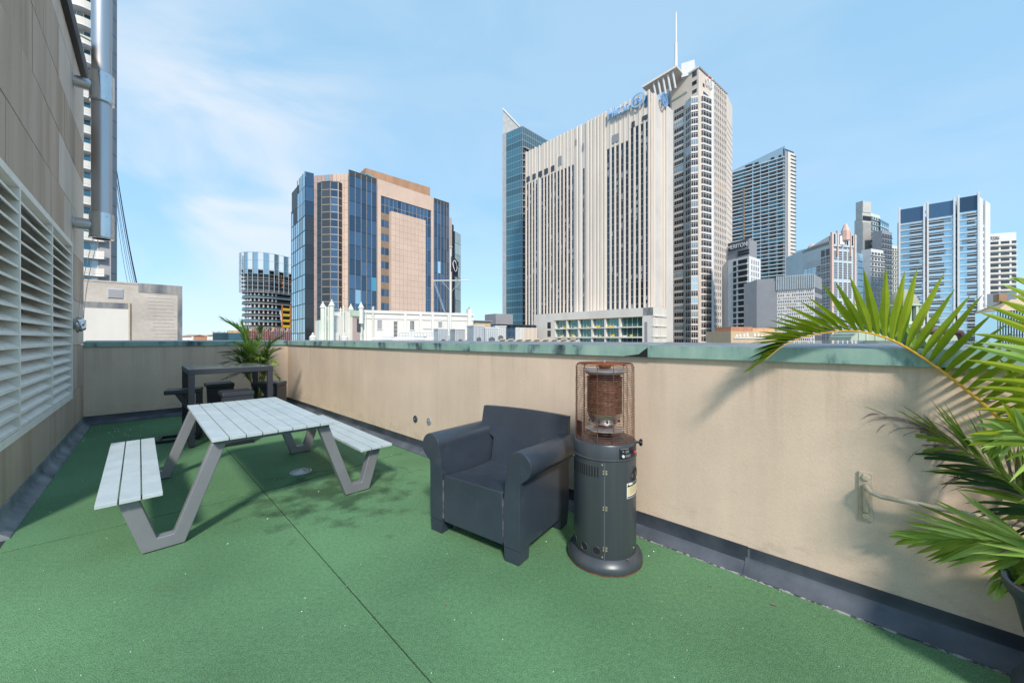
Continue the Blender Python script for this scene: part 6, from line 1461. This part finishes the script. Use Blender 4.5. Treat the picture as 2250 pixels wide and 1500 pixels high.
# weathered corner bay
f13 = Fac(XY(774, 40.5), XY(797, 41.5)); cb = bld('weathered_corner_bay', 'peeling pinkish corner bay with dark window beside the white turrets', XY(785, 41)); z13 = f13.z(790, 683)
f13.mb().box(0, f13.L, 0, 5, GZ, z13).build('wall', M['mint'], cb); f13.mb().box(.02, f13.L*.72, -.03, -.005, GZ, z13-.75).build('peeling_render', M['pinkd'], cb); f13.mb().box(-.06, f13.L+.02, -.2, .3, z13-.6, z13-.05).build('frieze', M['copperg'], cb)
ub('window', M['gdark2'], cb, f13.M, f13.x(784), f13.x(791.5), -.08, -.02, f13.z(788, 729), f13.z(788, 700))
k = f13.mb(); 
for i in range(8): k.box(f13.L*.84, f13.L*(.90+.06*(i % 2)), -.06, -.004, -2+i*.55, -1.6+i*.55)
k.build('quoins', M['mint'], cb)
# gothic turrets
def pinnacle(root, px, pyt, Yd, w, zb, nm='pinnacle', mm='mint'):
    c = P(px, pyt, Yd); Mx = Matrix.Translation((c.x, c.y, 0)); zt = c.z
    MB(Mx).lathe([(w*.86, zb), (w*.86, zt-w*2.6), (w*1.15, zt-w*2.5), (w*1.15, zt-w*2.2), (w*.95, zt-w*2.05), (w*.78, zt-w*1.5), (w*.45, zt-w*.95), (w*.22, zt-w*.75), (w*.32, zt-w*.55), (w*.28, zt-w*.35), (.02, zt)], 12).build(nm, M[mm], root, smooth=True)
gt = bld('gothic_turret_gable', 'mint white gothic gable with clustered turrets and slit openings', XY(720, 39))
fG = Fac(XY(702, 38.5), XY(738, 39.5)); zg_ = fG.z(710, 678)
fG.mb().box(0, fG.L, 0, 2, GZ, zg_-1.2).build('wall', M['mint'], gt)
for px, py, w in ((709.5, 662, .26), (729, 657.5, .27), (716, 672, .10), (721.5, 672, .10)): pinnacle(gt, px, py, 38.6, w, -4)
for px in (712.5, 717.5, 722.5): x = fG.x(px); fG.mb().tube([(x, -.02, -2), (x, -.02, fG.z(px, 711))], .055, 8).build('slit_opening', M['gdark2'], gt)
k = fG.mb()
for px in (708, 713, 718, 723): x = fG.x(px); k.box(x-.1, x+.1, -.12, -.01, zg_-1.9, zg_-1.72)
k.build('corbels', M['mint'], gt)
fG2 = Fac(XY(737, 39.6), XY(774, 41)); fG2.mb().prism([(0, GZ), (fG2.L, GZ), (fG2.L, fG2.z(770, 690)), (fG2.L*.62, fG2.z(760, 686)), (fG2.L*.4, fG2.z(752, 693)), (0, fG2.z(740, 693))], .05, 2, 'y').build('side_gable', M['wht'], gt)
for px, py, w in ((748.5, 675, .13), (754.5, 670.5, .11)): pinnacle(gt, px, py, 40.2, w, -4)
for px, py, w in ((771, 667, .28), (793.5, 663, .28)): pinnacle(cb, px, py, 41.2, w, z13-1.4)
fG2.mb().box(-.25, fG2.L*.0+.25, -.3, .3, GZ, fG2.z(738, 730)).build('stepped_base', M['wht'], gt)
for px, py, lb_ in ((687.5, 730, 'small white ball finial on the roof left of the turrets'), (757.5, 731, 'small white capped finial below the turrets')):
    r = bld('roof_finial', lb_, XY(px, 36), 'finial'); c = P(px, py, 36); Mx = Matrix.Translation((c.x, c.y, 0)); zt = c.z
    MB(Mx).lathe([(.30, -4), (.30, zt-.55), (.34, zt-.5), (.2, zt-.30), (.10, zt-.22)], 16).build('cap', M['wht'], r, smooth=True); MB(Mx).lathe([(.06, zt-.25), (.11, zt-.16), (.09, zt-.06), (0, zt)], 12).build('ball', M['wht'], r, smooth=True)
# flagpole
fp = bld('flagpole', 'white flagpole with yardarm and guy wires above the white roofs', XY(990, 30), 'flagpole'); b_ = P(990, 748, 30); t_ = P(990.5, 543, 30)
MB().tube([(b_.x, b_.y, -2), (b_.x, b_.y, 1.6), (b_.x, b_.y, 1.61), (t_.x, t_.y, t_.z)], [.15, .15, .085, .05], 12).build('pole', M['wht'], fp, smooth=True)
MB(Matrix.Translation((t_.x, t_.y, t_.z))).lathe([(.05, -.05), (.14, -.03), (.14, .02), (0, .06)], 12).build('truck', M['wht'], fp, smooth=True)
a, b = P(951, 616.5, 30), P(1031, 616, 30); MB().tube([a, b], .04, 8).build('yardarm', M['wht'], fp, smooth=True)
for q0, q1 in (((955, 618), (980, 690)), ((972, 619), (988, 637)), ((1010, 620), (992, 640)), ((952, 617), (978, 690))): MB().tube([P(*q0, 30), P(*q1, 30)], .014, 5).build('guy_wire', M['hvac'], fp)
for s in (-1, 1): MB().tube([P(990+s*24, 744, 29.6), P(990+s*3, 726, 29.9)], .06, 6).build('stay', M['hvac'], fp)
fg = MB(); n, m_ = 14, 10; vs = []
for i in range(n+1):
    for j in range(m_+1):
        u, v = i/n, j/m_; x = 991+u*17-2*v*u; y = 562+u*22*(.6+.6*v)+v*34-10*u*v+2*math.sin(u*9+v*3)
        p = P(x, y, 29.95+.25*math.sin(u*8+v*4)*u); vs.append(p)
fg.add(vs, [(i*(m_+1)+j, (i+1)*(m_+1)+j, (i+1)*(m_+1)+j+1, i*(m_+1)+j+1) for i in range(n) for j in range(m_)])
fgo = fg.build('flag', M['flag'], None, smooth=True); s_ = fgo.modifiers.new('thick', 'SOLIDIFY'); s_.thickness = .02
tag(fgo, 'dark navy flag with white ring hanging on the flagpole', 'flag')
ring = MB(); rp = []
for i in range(20):
    a = 2*math.pi*i/20; u, v = .55+.28*math.cos(a), .42+.26*math.sin(a); x = 991+u*17-2*v*u; y = 562+u*22*(.6+.6*v)+v*34-10*u*v+2*math.sin(u*9+v*3); rp.append(P(x, y, 29.91+.25*math.sin(u*8+v*4)*u))
ring.tube(rp, .03, 5, closed=True); ring.build('ring_emblem', M['signw'], fgo, smooth=True)
# rooftop plant between the flagpole and the hotel
def unit(px0, px1, py0, py1, Yd, label, m='hvac'):
    r = bld('rooftop_unit', label, XY(px0, Yd), 'roof unit', 'grey roof plant boxes'); f = Fac(XY(px0, Yd), XY(px1, Yd+.3)); z0_, z1_ = top(py1, Yd)-2, top(py0, Yd)
    f.mb().box(0, f.L, 0, 1.6, z0_, z1_).build('casing', M[m], r, bevel=.02, seg=1); k = f.mb()
    for x in lin(.1, f.L-.1, 5): k.box(x-.02, x+.02, -.02, .0, z0_, z1_-.1)
    k.build('panel_ribs', M['steel_g'], r); f.mb().box(-.05, f.L+.05, -.05, 1.65, z1_, z1_+.06).build('lid', M['greyw'], r)
    kk = MB(f.M @ Matrix.Translation((f.L*.5, -.03, (z1_*2+z0_)/3)) @ Matrix.Rotation(R(90), 4, 'X')); kk.lathe([(0, .02), (min(f.L, 2)*.22, .02), (min(f.L, 2)*.25, 0)], 20).build('fan_grille', M['greyd'], r)
unit(963, 985, 723, 744, 27, 'grey fan box with round grille just left of the flagpole'); unit(1000, 1022, 724, 744, 27.5, 'ribbed grey duct box just right of the flagpole'); unit(1041, 1063, 716, 744, 26, 'tall grey roof box right of the flagpole'); unit(1066, 1095, 721, 744, 29, 'dark roofed grey plant box with panels'); unit(1088, 1112, 717, 744, 33, 'rounded pale plant box left of the hotel podium', 'cement')
f = Fac(XY(1044, 60), XY(1078, 62)); cbx = bld('beige_plant_room', 'small beige plant room with flat roof behind the grey roof boxes', XY(1050, 60)); f.mb().box(0, f.L, 0, 6, GZ, top(706, 61)).build('wall', M['tan'], cbx); f.mb().box(-.2, f.L+.2, -.3, 6.2, top(706, 61), top(704, 61)).build('roof', M['steel_g'], cbx)
# foreground ribbed skylight curb beyond the parapet, roofs below
lr = bld('lower_roof', 'pale flat roof with curved ribs just beyond the parapet', XY(1150, 22)); f = Fac(XY(560, 33), XY(1700, 20)); f.mb().box(-5, f.L+6, 0, 14, GZ, -.35).build('roof_deck', M['cement'], lr)
f = Fac(XY(1095, 20), XY(1270, 19)); 
for i in range(9):
    x = f.L*i/9; f.mb().tube([(x, 0, -.5), (x+.02, 0, 1.40), (x+.10, .03, 1.49), (x+.36, .08, 1.50)], .035, 6).build('curved_rib', M['tan'], lr, smooth=True)
f.mb().box(0, f.L, .12, .3, -.5, 1.47).build('low_kerb', M['cement'], lr)
f = Fac(XY(820, 34), XY(1035, 33)); rp_ = bld('roof_pipework', 'low white pipes and guard rail on the roof in front of the white storey', XY(900, 34), 'pipework')
for dz, y_, r_ in ((.62, .2, .07), (.38, -.3, .05), (.50, -.9, .09)): f.mb().tube([(f.L*random.uniform(.02, .2), y_, dz+1.0), (f.L*random.uniform(.6, .98), y_, dz+1.0)], r_, 8).build('pipe', M['greyw'], rp_, smooth=True)
for i in range(12): f.mb().tube([(f.L*(.30+.03*i), -.5, -.35), (f.L*(.30+.03*i), -.5, 2.05)], .022, 5).build('rail_post', M['hvac'], rp_)
for z in (1.75, 2.05): f.mb().tube([(f.L*.30, -.5, z), (f.L*.63, -.5, z)], .022, 5).build('rail', M['hvac'], rp_)
for x in (.12, .45, .72, .86): f.mb().box(f.L*x, f.L*x+.9, -.6, .2, -.35, 1.35+random.random()*.5).build('duct_box', M['hvac'], rp_)
mp_ = bld('vent_pipe', 'bent maroon vent pipe on the roof beyond the parapet by the palm', XY(2118, 6.2), 'pipe'); MB().tube([P(2116, 775, 6.2)+Vector((0, 0, -2)), P(2116, 757, 6.2), P(2115, 742, 6.2), P(2108, 731, 6.2), P(2095, 729, 6.25), P(1960, 726, 6.6)], .055, 10).build('pipe', M['maroon'], mp_, smooth=True)
